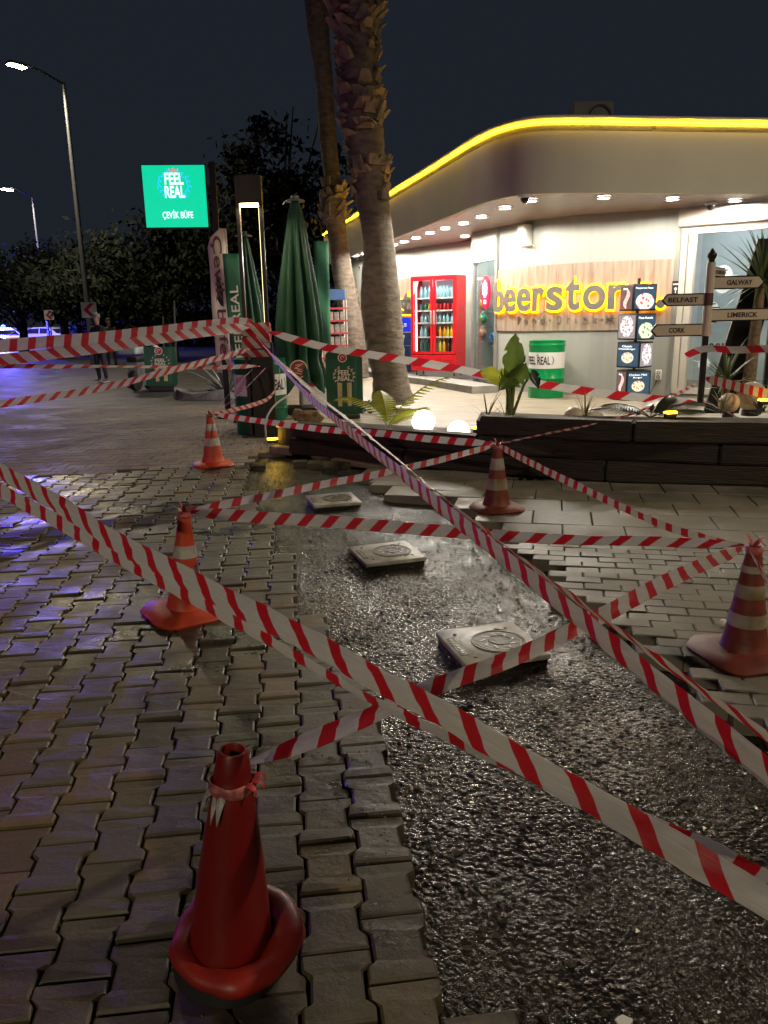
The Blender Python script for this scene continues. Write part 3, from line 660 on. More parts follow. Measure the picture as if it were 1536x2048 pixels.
for ch, px in zip('Food•Drink•M', (1043, 1057, 1072, 1089, 1104, 1122, 1140, 1155, 1174, 1193, 1206, 1221)):
    p, a = wall_at(px, WALL, 0, .045); hi = .13 if ch in 'FDMdki' else .095
    mb = MB(); w = {'i': .02, 'r': .05, '•': .04, 'M': .12}.get(ch, .085)
    if ch == '•': mb.plate(circ(0, 1.45, .02, 10), -.008, .0)
    else: add_text(mb, ch, (0, 1.39+hi/2), w, hi, 0, .008, .008)
    o = mb.build('letter', m_lface, tg); o.location = p-TG; o.rotation_euler = (0, 0, a)
# second sign on the far wall behind the fridge
s2 = thing('far_shop_sign', 'amber-lit letters on a travertine panel left of the red fridge', 'sign', (.4, 19.4, 1.6)); S2 = Vector((.4, 19.4, 1.6))
W2 = list(reversed(WALL2))
mb = MB(); wallstrip(mb, [(-.22, 20.62), (.36, 19.46), (1.0, 18.32), (1.5, 17.7)], 1.15, 2.45, .03)
o = mb.build('travertine_panel', m_trav, s2); o.location = -S2
for ch, px in zip('beerstone', (768, 781, 794, 806, 816, 822, 828, 834, 840)):
    p, a = wall_at(px, W2, 0, .10); letter(s2, S2, ch, p, a, .36, 1.62, 2.13 if ch in 'bt' else 1.98)
# ------------------------------------------------------------------ things on the facade
t = thing('wall_speaker', 'white box speaker fixed high on the wall above the sign', 'speaker', (lambda pa: (pa[0].x, pa[0].y, 2.86))(wall_at(1055, WALL, 0, .10)), wall_at(1055, WALL, 0)[1])
mb = MB(); mb.bbox((0, 0, 0), (.22, .17, .36), .025); mb.build('cabinet', m_white, t, 40); mb = MB(); mb.box((0, -.088, .02), (.17, .006, .26)); mb.build('grille', mat('grille_grey', (.5, .5, .5), .6, var=.3, vs=200), t)
mb = MB(); mb.tube([(.1, .06, -.12), (.17, .08, -.2), (.13, .085, -.3)], .008, 6); mb.build('cable', m_white, t); mb = MB(); mb.box((0, -.092, -.14), (.05, .004, .018)); mb.build('badge', m_red, t)
p, a = wall_at(1327, WALL, 0, .02)
t = thing('wall_socket', 'white wall socket low beside the menu tower', 'socket', (p.x, p.y, .55), a)
mb = MB(); mb.bbox((0, 0, 0), (.10, .03, .16), .012); mb.build('plate', m_white, t, 40)
for zz in (.035, -.035): mb = MB(); ring(mb, (0, zz), .018, .026, -.019, -.014, 16); mb.build('outlet', m_ink, t)
p, a = wall_at(1350, WALL, 0, .04)
t = thing('small_notice', 'small black notice with white mark on the wall beside the storefront', 'notice', (p.x, p.y, 1.92), a)
mb = MB(); mb.box((0, 0, 0), (.11, .012, .20)); mb.build('plate', m_ink, t); mb = MB(); mb.box((0, -.008, .05), (.085, .003, .02)); mb.plate(circ(0, -.02, .022, 12), -.0095, -.0065); mb.box((0, -.008, -.06), (.012, .003, .05)); mb.build('mark', m_white, t)
# security cameras
def bullet(root, p, d):
    d = Vector(d).normalized(); p = Vector(p); mb = MB(); mb.tube([p, p+d*.02, p+d*.16], [.035, .045, .045], 12); o = mb.build('camera_body', m_white, root, 40)
    mb = MB(); mb.tube([p+d*.158, p+d*.166], .036, 12); mb.build('lens', m_ink, o)
p = D(1025, 280, 11.55); t = thing('security_camera_pair', 'pair of small white bullet cameras on the curved fascia', 'security camera', p[:])
mb = MB(); mb.lathe([(.05, -.02), (.05, .02)], 16, M=Matrix.Rotation(R(90), 4, 'X')); mb.build('mount', m_white, t)
bullet(t, (-.03, -.05, 0), (-1, -.7, -.35)); bullet(t, (.05, -.05, .02), (1, -.6, -.05))
for nm, px, py in (('at the corner of the soffit', 1050, 393), ('beside the roller shutter', 1422, 408)):
    p = G(px, py, 3.08); t = thing('dome_camera', 'small dark dome camera hanging '+nm, 'security camera', p[:])
    mb = MB(); mb.lathe([(.09, .02), (.09, 0), (.07, -.02)], 18); mb.build('base', m_white, t, 50); mb = MB(); mb.sphere((0, 0, -.03), .06, 14, 8); mb.build('dome', mat('dark_dome', (.03, .03, .035), .08, var=0), t, 180)
# air conditioner on the roof
p = D(1182, 226, 12.9); t = thing('rooftop_air_conditioner', 'white air conditioning unit on the dark shop roof', 'air conditioner', (p.x, p.y, 3.93))
mb = MB(); mb.bbox((0, 0, .50), (.62, .30, .46), .02); mb.build('casing', mat('weathered_casing', (.22, .21, .20), .6), t); mb = MB(); ring(mb, (.10, .50), .15, .18, -.17, -.152); mb.build('fan_guard', m_blackp, t)
for x in (-.25, .25): mb = MB(); mb.box((x, 0, .133), (.05, .28, .266)); mb.build('leg', m_alu, t)
# ------------------------------------------------------------------ red drinks fridge
FRr, FLr = Vector((1.56, 16.25, 0)), Vector((.66, 16.82, 0)); dv = FRr-FLr; FW = dv.length; FA = math.atan2(dv.y, dv.x)
fz = .34
fr = thing('drinks_fridge', 'tall red two-door glass drinks fridge against the shop wall', 'fridge', (FLr.x, FLr.y, fz), FA)
H0, H1, DP = .10, 2.03, .43
mb = MB(); mb.box((.02, DP/2, (H0+H1)/2), (.04, DP, H1-H0)); mb.box((FW-.02, DP/2, (H0+H1)/2), (.04, DP, H1-H0)); mb.box((FW/2, DP/2, H1-.03), (FW-.084, DP, .06)); mb.box((FW/2, DP/2, H0+.03), (FW-.084, DP, .06))
mb.build('cabinet', m_red, fr)
mb = MB(); mb.box((FW/2, DP-.02, (H0+H1)/2), (FW-.084, .03, H1-H0-.13)); mb.build('back_panel', mat('fridge_liner', (.62, .68, .68), .4, var=.04), fr)
mb = MB(); mb.bbox((FW/2, -.02, .27), (FW-.004, .04, .33), .008); mb.build('base_panel', m_red, fr)
for i in range(4):
    for s in (0, 1):
        mb = MB(); x0 = .08+s*FW/2; mb.tube([(x0+(FW/2-.16)*k/8, -.042, .20+i*.045+.012*math.sin(k/8*math.pi*2)) for k in range(9)], .006, 5); mb.build('vent_louvre', mat('dark_red', (.28, .005, .01), .4, var=0), fr)
m_fglass = glass_mat('fridge_glass', (.93, .96, .96), .05)
for s in (0, 1):
    x0, x1 = .01+s*FW/2, FW/2-.006+s*FW/2; z0, z1 = .45, 1.99; w = .055
    mb = MB(); mb.box((x0+w/2, -.02, (z0+z1)/2), (w, .04, z1-z0)); mb.box((x1-w/2, -.02, (z0+z1)/2), (w, .04, z1-z0)); mb.box(((x0+x1)/2, -.02, z0+w/2), (x1-x0-2*w-.002, .04, w)); mb.box(((x0+x1)/2, -.02, z1-w/2), (x1-x0-2*w-.002, .04, w))
    dr = mb.build('door', m_red, fr); mb = MB(); mb.box(((x0+x1)/2, -.015, (z0+z1)/2), (x1-x0-2*w, .008, z1-z0-2*w)); mb.build('pane', m_fglass, dr)
    mb = MB(); hx = x1-.028 if s == 0 else x0+.028; mb.box((hx, -.055, 1.2), (.03, .03, .28)); mb.build('handle', mat('handle_grey', (.4, .3, .3), .4), dr)
shelf_z = [.47, .79, 1.08, 1.33, 1.58]
for zz in shelf_z: mb = MB(); mb.box((FW/2, DP/2, zz), (FW-.09, DP-.08, .014)); mb.box((FW/2, .045, zz+.004), (FW-.09, .008, .03)); mb.build('shelf', m_white, fr)
for x in (.09, FW-.09): mb = MB(); mb.box((x, .05, 1.2), (.015, .015, 1.4)); mb.build('light_tube', emis('fridge_led', (.93, .98, 1), 6), fr)
lamp('fridge_light', 'AREA', (FW/2, .1, 1.9), 6, (.9, .97, 1), .5, fr, (R(-20), 0, 0))
for x, y in ((.08, .06), (FW-.08, .06), (.08, DP-.06), (FW-.08, DP-.06)): mb = MB(); mb.lathe([(.02, 0), (.02, .03), (.012, .03), (.012, H0)], 8, (x, y, 0)); mb.build('foot', m_blackp, fr)
mb = MB(); mb.plate([(.075, 1.93), (.20, 1.93), (.16, 1.80), (.075, 1.66)], -.043, -.040); mb.build('sticker', m_white, fr)
def bottle_mesh(h, r, m, tall=True):
    mb = MB(); mb.lathe([(r*.9, 0), (r, .01), (r, h*.55), (r*.85, h*.62), (r*.38, h*.82), (r*.36, h*.94), (r*.42, h*.94), (r*.42, h)] if tall else [(r*.9, 0), (r, .01), (r, h*.93), (r*.8, h)], 9)
    o = mb.build('bottle', m, None, 60); me = o.data; bpy.data.objects.remove(o); return me
cw = mat('water_bottle', (.25, .42, .46), .12, var=.05, spec=.7); cc = mat('cola_bottle', (.10, .02, .015), .12, var=.05); cor = mat('orange_bottle', (.75, .30, .02), .2, var=.05); cye = mat('lemon_bottle', (.55, .5, .05), .2, var=.05); crd = mat('red_can', (.5, .02, .03), .3, .3, var=.1); cgn = mat('dark_glass_bottle', (.04, .12, .10), .1, var=.05)
SH = [(0, .30, .038, [cgn]*5+[cye, cor, cc, cc], 'bottom', True), (1, .22, .036, [cw]*2+[cc]*3+[cor, cor, cye, cor], 'second', True), (2, .18, .034, [cw]*9, 'middle', True), (3, .14, .033, [cgn, cgn, cye, cgn]+[crd]*5, 'fourth', False), (4, .24, .037, [cw]*9, 'top', True)]
FM = Matrix.Translation((FLr.x, FLr.y, fz)) @ Matrix.Rotation(FA, 4, 'Z')
kindn = {cw.name: 'clear water bottle', cc.name: 'dark cola bottle', cor.name: 'orange soda bottle', cye.name: 'yellow soda bottle', crd.name: 'red drink can', cgn.name: 'dark green glass bottle'}
bc = {}; ORD = ['first', 'second', 'third', 'fourth', 'fifth', 'sixth', 'seventh', 'eighth', 'ninth']
for si, h, r, ms, nm, tall in SH:
    for k, m in enumerate(ms):
        for row in (0, 1):
            key = (si, m.name)
            if key not in bc: bc[key] = bottle_mesh(h, r, m, tall)
            o = obj('drink_can' if m is crd else 'drink_bottle', bc[key]); x = .13+(FW-.26)*(k+.5)/len(ms)
            o.location = FM @ Vector((x+random.uniform(-.01, .01), .13+row*.13, shelf_z[si]+.009)); tag(o, kindn[m.name]+', '+ORD[k]+' from left, '+('front', 'back')[row]+' row, '+nm+' shelf of red fridge', 'can' if m is crd else 'bottle', kindn[m.name]+'s on the '+nm+' fridge shelf')
# blue drink crates left of the fridge
m_crate = mat('blue_crate', (.02, .05, .16), .4, var=.1); m_cblue = mat('bright_blue_board', (.01, .03, .62), .4, var=.05, emit=.25, ecol=(.01, .03, .7))
cb = Vector((.55, 18.25, .33))
for i, nm in enumerate(('bottom', 'middle', 'top')):
    t = thing('drink_crate', 'dark blue plastic drink crate, %s of the stack beside the red fridge' % nm, 'crate', (cb.x, cb.y, cb.z+i*.30), FA, 'crates beside the fridge')
    mb = MB()
    for s in (-1, 1): mb.box((0, s*.17, .14), (.46, .02, .28)); mb.box((s*.22, 0, .14), (.02, .32, .28))
    mb.box((0, 0, .012), (.44, .32, .02)); mb.build('body', m_crate, t); mb = MB(); mb.box((0, -.185, .20), (.22, .01, .06)); mb.build('hand_grip', m_white, t)
t = thing('blue_display_board', 'bright blue advertising board on top of the drink crates', 'board', (cb.x, cb.y, cb.z+.905), FA)
mb = MB(); mb.box((0, -.02, .16), (.46, .3, .32)); mb.build('box', m_cblue, t); mb = MB(); add_text(mb, 'NUS', (0.06, .15), .20, .08, -.171, .004, .01); mb.build('lettering', m_white, t)

# ------------------------------------------------------------------ barrels
def barrel(loc, rz, label, top_col, low_col, h=.90, r=.30, txt='FEEL REAL', name='oil_barrel'):
    t = thing(name, label, 'barrel', loc, rz); n = 40
    b1, b2 = h*.52, h*.80
    mb = MB(); mb.lathe([(r*.97, 0), (r, .01), (r, b1*.62), (r*1.025, b1*.64), (r*1.025, b1*.67), (r, b1*.69), (r, b1-.002)], n); mb.build('lower_drum', low_col, t, 40)
    mb = MB(); mb.lathe([(r*1.002, b1), (r*1.002, b2-.002)], n); mb.build('white_band', m_white, t, 40)
    mb = MB(); mb.lathe([(r, b2), (r, h*.90), (r*1.025, h*.915), (r*1.025, h*.93), (r, h*.945), (r, h-.02), (r*1.02, h-.012), (r*1.02, h), (r*.95, h), (r*.94, h-.015), (.001, h-.015)], n); mb.build('upper_drum', top_col, t, 40)
    mb = MB(); add_text(mb, txt, (0, (b1+b2)/2), r*1.45, (b2-b1)*.5, 0, .003, .015, bend=r*1.004); mb.build('lettering', m_ink, t)
    mb = MB()
    for s in (-1, 1): add_text(mb, ')' if s < 0 else '(', (s*r*.86*-1, (b1+b2)/2), .05, (b2-b1)*.55, 0, .003, .0, bend=r*1.004)
    add_text(mb, '*', (0, b2-.045), .05, .05, 0, .003, .0, bend=r*1.004); mb.build('emblem', mat('grey_print', (.25, .25, .25), .5), t); return t
p = G(1098, 797, .2); barrel((p.x, p.y+.28, .2), R(-42), 'bright green barrel with white band standing against the shop wall', m_bgreen, m_bgreen, .93, .295)
m_g2 = mat('painted_shade_green_drum', (.0, .10, .045), .35, var=.12)  # darker copy of the barrel green, with its shade put into the colour
PB = Vector((-1.64, 10.42, 0))
barrel((PB.x-.05, PB.y+.42, 0), R(28), 'dark green barrel with white band behind the taped post', m_g2, m_g2, 1.02, .36)

# ------------------------------------------------------------------ menu tower of light boxes
def menu_mat(name, bgc, food, accent, style):
    m = bpy.data.materials.new(name); m.use_nodes = True; nt = m.node_tree; L = nt.links.new; b = nt.nodes['Principled BSDF']
    def N(t): return nt.nodes.new('ShaderNode'+t)
    def MA(op, a, b_): q = N('Math'); q.operation = op; [L(v, q.inputs[i]) if hasattr(v, 'is_linked') else setattr(q.inputs[i], 'default_value', v) for i, v in enumerate((a, b_))]; return q.outputs[0]
    tc = N('TexCoord'); sp = N('SeparateXYZ'); L(tc.outputs['Generated'], sp.inputs[0]); x, z = sp.outputs[0], sp.outputs[2]
    cx, cz, rx, rz_ = {'pizza': (.5, .32, .44, .36), 'burger': (.48, .38, .30, .24), 'glass': (.5, .52, .40, .46), 'chili': (.55, .45, .17, .42)}[style]
    dx = MA('DIVIDE', MA('SUBTRACT', x, cx), rx); dz = MA('DIVIDE', MA('SUBTRACT', z, cz), rz_)
    if style == 'chili':
        wv = MA('SINE', MA('MULTIPLY', z, 7.0), 0.); dx = MA('ADD', dx, MA('MULTIPLY', wv, .8))
    d = MA('SQRT', MA('ADD', MA('MULTIPLY', dx, dx), MA('MULTIPLY', dz, dz)), 0.); ins = MA('LESS_THAN', d, 1.0)
    vo = N('TexVoronoi'); vo.inputs['Scale'].default_value = 6 if style == 'pizza' else 8; L(tc.outputs['Generated'], vo.inputs[0]); dots = MA('LESS_THAN', vo.outputs['Distance'], .36)
    m1 = N('Mix'); m1.data_type = 'RGBA'; L(dots, m1.inputs['Factor']); m1.inputs[6].default_value = food+(1,); m1.inputs[7].default_value = accent+(1,)
    m2 = N('Mix'); m2.data_type = 'RGBA'; L(ins, m2.inputs['Factor']); L(m1.outputs[2], m2.inputs[7])
    nz = N('TexNoise'); nz.inputs['Scale'].default_value = 5; L(tc.outputs['Generated'], nz.inputs[0]); rp = N('ValToRGB'); rp.color_ramp.elements[0].color = tuple(c*.5 for c in bgc)+(1,); rp.color_ramp.elements[1].color = tuple(c*1.6 for c in bgc)+(1,); L(nz.outputs[0], rp.inputs[0]); L(rp.outputs[0], m2.inputs[6])
    b.inputs['Base Color'].default_value = (.02, .02, .02, 1); b.inputs['Roughness'].default_value = .25; L(m2.outputs[2], b.inputs['Emission Color']); b.inputs['Emission Strength'].default_value = .95; return m
NV = (.02, .06, .10)
MM = dict(pizza=menu_mat('screen_pizza', NV, (.95, .85, .72), (.75, .12, .08), 'pizza'), salad=menu_mat('screen_salad', NV, (.9, .8, .6), (.1, .45, .08), 'pizza'), burger=menu_mat('screen_burger', NV, (.95, .75, .55), (.85, .35, .2), 'burger'),
          glass=menu_mat('screen_glasses', (.28, .24, .24), (.85, .75, .75), (.35, .2, .2), 'glass'), chili=menu_mat('screen_chili', (.10, .05, .05), (.9, .5, .45), (.9, .8, .75), 'chili'), meal=menu_mat('screen_meal', NV, (.95, .8, .5), (.7, .2, .12), 'burger'))
p = D(1265, 785, 12.45); TW = Vector((p.x, p.y, .2))
tw_ = thing('menu_tower', 'stack of four glowing menu cubes beside the green barrel', 'display', TW[:])
mb = MB(); mb.lathe([(.36, 0), (.36, .03), (.30, .035), (.04, .045)], 28); mb.build('base', m_black, tw_, 40); mb = MB(); mb.lathe([(.025, .03), (.025, 1.86)], 10); mb.build('pole', m_black, tw_)
m_scrt = mat('screen_text', (.8, .8, .8), .4, var=0, emit=.9, ecol=(.9, .95, 1))
CU = [(.06, R(-12), 'chili', 'meal', .30, .45), (.50, R(30), 'burger', 'glass', .44, .30), (.93, R(48), 'glass', 'salad', .40, .40), (1.37, R(-36+0), 'chili', 'pizza', .30, .46)]
S_ = .40
for zb, ry_, a_, b_, _, _ in CU:
    c = MB(); c.bbox((0, 0, zb+S_/2), (S_, S_, S_), .012); o = c.build('menu_cube', m_black, tw_, 40); o.rotation_euler = (0, 0, {'chili': R(6) if b_ == 'meal' else R(12), 'burger': R(42), 'glass': R(27)}[a_])
    for side, key, txt in ((0, a_, None), (1, b_, None)):
        q = MB(); q.box((0, 0, 0), (S_-.05, .006, S_-.05)); s = q.build('screen', MM[key], o)
        if side == 0: s.location = (-S_/2-.003, 0, zb+S_/2); s.rotation_euler = (0, 0, R(-90))
        else: s.location = (0, -S_/2-.003, zb+S_/2)
        tl = {'pizza': ['Pepperoni Pizza'], 'salad': ['Pizza Rucola'], 'burger': ['Classic', 'Cheeseburger'], 'glass': [], 'chili': ['Sosis'], 'meal': ['Chicken Mini', 'Burger']}[key]
        if tl:
            q = MB()
            for i, s_ in enumerate(tl): add_text(q, s_, (-.02, .135-i*.045), min(.29, .025*len(s_)), .032, -.005, .003, .0)
            w = q.build('caption', m_scrt, o); w.location = s.location; w.rotation_euler = s.rotation_euler
mb = MB(); mb.tube([(.2, .1, .03), (.35, .2, .06), (.5, .35, .25), (.42, .55, .33)], .008, 6); mb.build('cable', m_blackp, tw_)

# ------------------------------------------------------------------ finger-post sign
p0 = D(1398, 832, 8.75); sp_ = thing('fingerpost_sign', 'black and grey finger post with five town arrows in the planter', 'signpost', (p0.x, p0.y, .5))
zt = D(1420, 525, 8.75).z
mb = MB(); mb.lathe([(.11, 0), (.11, .02), (.05, .03), (.036, .04), (.036, D(1408, 672, 8.75).z-.5)], 14); mb.build('lower_pole', m_black, sp_, 40)
m_spg = mat('signpost_grey', (.56, .48, .42), .45, var=.06)
mb = MB(); mb.lathe([(.046, D(1408, 672, 8.75).z-.498), (.046, zt-.5)], 14); mb.build('upper_pole', m_spg, sp_, 40)
mb = MB(); mb.lathe([(.03, zt-.5), (.03, zt-.47), (.05, zt-.44), (.05, zt-.41), (.03, zt-.395), (.02, zt-.37), (.001, zt-.35)], 12); mb.build('finial', m_black, sp_, 60)
for txt, xp, z0, z1, ln, side, rz_ in (('DUBLIN', 1440, 533, 553, .45, 1, R(48)), ('GALWAY', 1470, 552, 578, .58, 1, R(-5)), ('BELFAST', 1370, 587, 612, .50, -1, R(-8)), ('LIMERICK', 1475, 617, 642, .74, 1, R(2)), ('CORK', 1350, 648, 673, .62, -1, R(0))):
    za, zb = D(xp, z1, 8.75).z-.5, D(xp, z0, 8.75).z-.5; h = zb-za
    def arrow(x0, ln, zc, hh, tip): return [(x0, zc-hh/2), (ln-tip, zc-hh/2), (ln, zc), (ln-tip, zc+hh/2), (x0, zc+hh/2)] if side > 0 else [(-x0, zc-hh/2), (-x0, zc+hh/2), (-(ln-tip), zc+hh/2), (-ln, zc), (-(ln-tip), zc-hh/2)]
    mb = MB(); mb.plate(arrow(.03, ln, (za+zb)/2, h, h*.45), -.012, .012); o = mb.build('arrow_board', m_black, sp_); o.rotation_euler = (0, 0, rz_); o['label'] = 'arrow board reading '+txt
    mb = MB(); mb.plate(arrow(.045, ln-.022, (za+zb)/2, h-.026, (h-.026)*.45), -.017, -.0125); mb.build('arrow_face', m_spg, o)
    mb = MB(); cx = (ln*.5+.02)*side; add_text(mb, txt, (cx, (za+zb)/2), .045*len(txt) if txt != 'LIMERICK' else .34, h*.40, -.0172, .003, .025); mb.build('lettering', m_ink, o)
    mb = MB(); mb.lathe([(.05, za), (.05, zb)], 12); mb.build('bracket', m_spg if txt != 'BELFAST' else mat('bracket_brown', (.10, .05, .05), .5), o)

# ------------------------------------------------------------------ plants
def blade(mb, base, az, el, ln, w, curl=.6, n=7, fold=.15, mi=0, taper='spike'):
    base = Vector(base); p = base.copy(); e = el; vs = []; fs = []
    sdv = Vector((-math.sin(az), math.cos(az), 0))
    for i in range(n+1):
        t = i/n
        ww = w*(1-t)**.8*(.6+.4*min(1, t*6)) if taper == 'spike' else w*math.sin(math.pi*min(1, .08+t*.92))**.75
        d = Vector((math.cos(az)*math.cos(e), math.sin(az)*math.cos(e), math.sin(e))); nr = sdv.cross(d)
        vs += [p-sdv*ww/2-nr*(-fold*ww), p.copy(), p+sdv*ww/2-nr*(-fold*ww)]
        p = p+d*(ln/n); e -= curl/n
    for i in range(n):
        for k in (0, 1): a = 3*i+k; fs.append((a, a+1, a+4, a+3))
    mb.add(vs, fs, mi); return p
def spiky(name, label, cat, loc, nl, ln, w, m, el=(20, 85), curl=.5, seed=1, trunk=None, tm=None, zb=0.):
    r = random.Random(seed); t = thing(name, label, cat, loc)
    if trunk: mb = MB(); mb.tube(trunk[0], trunk[1], 10); mb.build('trunk', tm, t, 60)
    top = Vector(trunk[0][-1]) if trunk else Vector((0, 0, zb))
    for i in range(nl):
        mb = MB(); f = i/nl; blade(mb, top+Vector((0, 0, r.uniform(-.06, .03))), i*2.399+r.uniform(-.2, .2), R(el[0]+(el[1]-el[0])*f+r.uniform(-6, 6)), ln*r.uniform(.75, 1.1), w*r.uniform(.8, 1.1), curl*r.uniform(.4, 1.4))
        mb.build('leaf', m, t, 180)
    return t
m_leaf = mat('glossy_leaf', (.12, .18, .035), .35, var=.3, vs=8, transl=.4); m_leafy = mat('yellow_green_leaf', (.42, .44, .05), .4, var=.25, vs=8, transl=.4); m_yucca = mat('yucca_leaf', (.09, .12, .05), .45, var=.3, vs=4, transl=.2); m_agave = mat('agave_leaf', (.17, .19, .17), .4, var=.3, vs=6)
m_dleaf = mat('dark_leaf', (.02, .03, .02), .35, var=.3); m_bark = mat('yucca_bark', (.22, .16, .10), .8, var=.5, vs=18, bump=.8, bs=30); m_stripe = mat('pale_striped_leaf', (.28, .30, .12), .4, var=.35, vs=30, stretch=(4, 4, .4))
yl = D(1492, 812, 9.4); zy = .5
spiky('yucca_plant', 'tall yucca with spiky crown in the planter before the storefront', 'plant', (yl.x, yl.y, zy), 64, .75, .055, m_yucca, (-35, 88), .5, 3, ([(0, 0, 0), (.02, 0, .6), (.05, .02, D(1500, 560, 9.4).z-zy)], [.085, .065, .055]), m_bark)
y2 = D(1450, 800, 8.9)
spiky('young_yucca', 'low dark green rosette plant behind the finger post', 'plant', (y2.x, y2.y, .5), 34, .55, .05, m_yucca, (0, 85), .9, 5, ([(0, 0, 0), (0, 0, .22)], [.05, .04]), m_bark)
y3 = D(1446, 822, 8.3); spiky('striped_grass_plant', 'small pale striped grass clump beside the beige globe', 'plant', (y3.x, y3.y, .5), 16, .30, .03, m_stripe, (25, 80), .6, 7)
y4 = D(1520, 815, 8.2); spiky('succulent_plant', 'low grey green succulent at the right end of the planter', 'plant', (y4.x, y4.y, .5), 26, .24, .04, m_agave, (5, 80), .4, 9)
for i, (px, py, n, ln, lab) in enumerate(((975, 826, 9, .42, 'thin grass clump left of the broad-leaved plant'), (1170, 832, 14, .35, 'thin grass clump behind the two dull globes'), (1010, 826, 6, .3, 'small grass clump at the foot of the broad-leaved plant'))):
    q = D(px, py, 8.05); spiky('grass_clump', lab, 'plant', (q.x, q.y, .48), n, ln, .022, m_stripe, (35, 85), .5, 20+i)
# palm-like fronds
def frond(mb, base, az, el, ln, curl, lw, nl=16, ll=.16):
    p = Vector(base); e = el; sdv = Vector((-math.sin(az), math.cos(az), 0)); pts = []
    for i in range(nl+1):
        d = Vector((math.cos(az)*math.cos(e), math.sin(az)*math.cos(e), math.sin(e))); pts.append((p.copy(), d.copy())); p = p+d*(ln/nl); e -= curl/nl
    mb.tube([q for q, _ in pts], .006, 5)
    for i, (q, d) in enumerate(pts[3:]):
        t = i/(nl-2); L_ = ll*math.sin(math.pi*(.18+.75*t))
        for s in (-1, 1):
            v = (sdv*s*.9+d*.55-Vector((0, 0, .35))).normalized(); w_ = d*lw
            mb.add([q-w_*.5, q+w_*.5, q+v*L_*.6+w_*.35, q+v*L_, q+v*L_*.6-w_*.35], [(0, 1, 2, 3, 4)])
def fern(name, label, loc, fr, m, seed=1):
    t = thing(name, label, 'plant', loc)
    for az, el, ln, cu in fr: mb = MB(); frond(mb, (0, 0, 0), R(az), R(el), ln, cu, .034, 18, .19); mb.build('frond', m, t)
    return t
q = D(775, 860, 8.75); fern('fern_plant', 'yellow green fern with arching fronds left of the lit globes', (q.x, q.y, .30), ((12, 62, .95, .9), (165, 70, .75, 1.5), (20, 45, .55, .8), (100, 70, .6, 1.0), (-40, 60, .5, 1.1)), m_leafy)
q = D(1300, 838, 7.75); fern('dark_fern', 'low dark fern spreading over the sleepers right of the dull globes', (q.x, q.y, .5), ((15, 30, .62, .7), (160, 25, .6, .7), (60, 40, .5, .8), (-20, 25, .5, .6), (190, 40, .55, .9), (40, 55, .4, .9)), m_dleaf)
q = D(760, 805, 11.4)
mb = MB()
for i in range(260):
    a = random.uniform(0, 6.28); rr = random.uniform(.05, .34); c = Vector((rr*math.cos(a), rr*math.sin(a)*.7, random.uniform(0, .16)*(1.2-rr*2))); s = random.uniform(.018, .035); u_ = Vector((random.uniform(-1, 1), random.uniform(-1, 1), random.uniform(-.3, 1))).normalized(); v_ = u_.orthogonal().normalized(); mb.add([c-u_*s, c+v_*s, c+u_*s, c-v_*s], [(0, 1, 2, 3)])
o = mb.build('ground_ivy', mat('ivy_leaf', (.025, .06, .03), .45, var=.4)); o.location = (q.x-.08, q.y-.12, .2); tag(o, 'small dark ivy patch at the foot of the thick palm trunk', 'plant')
# broad-leaved strelitzia
q = D(1018, 830, 8.1); st_ = thing('strelitzia_plant', 'broad-leaved banana-like plant rising above the sleepers', 'plant', (q.x, q.y, .5))
def paddle(base, tip_dir, stem_pts, ln, w, m, roll=0., curl=.3, tear=True, seed=0):
    r = random.Random(seed); mb = MB(); mb.tube(stem_pts, [.018, .015, .010][:len(stem_pts)] if len(stem_pts) == 3 else .014, 7); sm = mb.build('stem', mat('leaf_stem', (.14, .19, .05), .4), st_, 60)
    p = Vector(stem_pts[-1]); d = Vector(tip_dir).normalized(); sdv = d.cross(Vector((math.sin(roll), -math.cos(roll), .25))).normalized(); nr = sdv.cross(d); mb = MB(); n = 14; vs = []; fs = []
    for i in range(n+1):
        t = i/n; ww = w*max(0., math.sin(math.pi*min(1, .04+.96*t)))**.65*(1.1-.35*t)
        for k in range(7):
            s = (k-3)/3; tearo = (.05*r.random() if tear and abs(s) > .6 and r.random() < .35 else 0)
            vs.append(p+sdv*ww/2*s*(1-tearo*3)+nr*(abs(s)**1.3*ww*.28)+d*(-abs(s)*.03))
        p = p+d*(ln/n); d = (d-nr*curl/n).normalized(); nr = sdv.cross(d)
    for i in range(n):
        for k in range(6):
            if tear and k in (0, 5) and r.random() < .12: continue
            a = 7*i+k; fs.append((a, a+1, a+8, a+7))
    mb.add(vs, fs); mb.build('leaf', m, st_, 180)
zt1 = D(1020, 745, 8.1).z-.5
paddle(0, (.10, 0, 1), [(0, 0, 0), (.0, 0, zt1*.5), (.01, 0, zt1)], .42, .24, m_leaf, 0, .1, seed=1)
paddle(0, (.35, -.4, .45), [(.02, 0, 0), (.03, 0, zt1*.4), (.02, -.02, zt1*.8)], .26, .24, m_leaf, .3, .9, seed=2)
paddle(0, (-.8, -.2, .28), [(-.02, 0, 0), (-.02, 0, zt1*.5), (-.05, 0, zt1*.85)], .30, .20, m_leafy, -.4, .9, seed=3)
paddle(0, (-.25, -.6, -.2), [(.01, -.03, 0), (.0, -.03, zt1*.45), (-.02, -.05, zt1*.9)], .26, .24, m_leaf, .1, .8, seed=4)
paddle(0, (.4, -.3, -.75), [(.04, 0, 0), (.14, 0, .30), (.22, 0, .44)], .20, .13, m_dleaf, .2, .4, seed=5)
paddle(0, (.5, .1, .6), [(.03, .03, 0), (.05, .03, .3), (.08, .05, .50)], .18, .08, m_dleaf, .2, .5, seed=6)
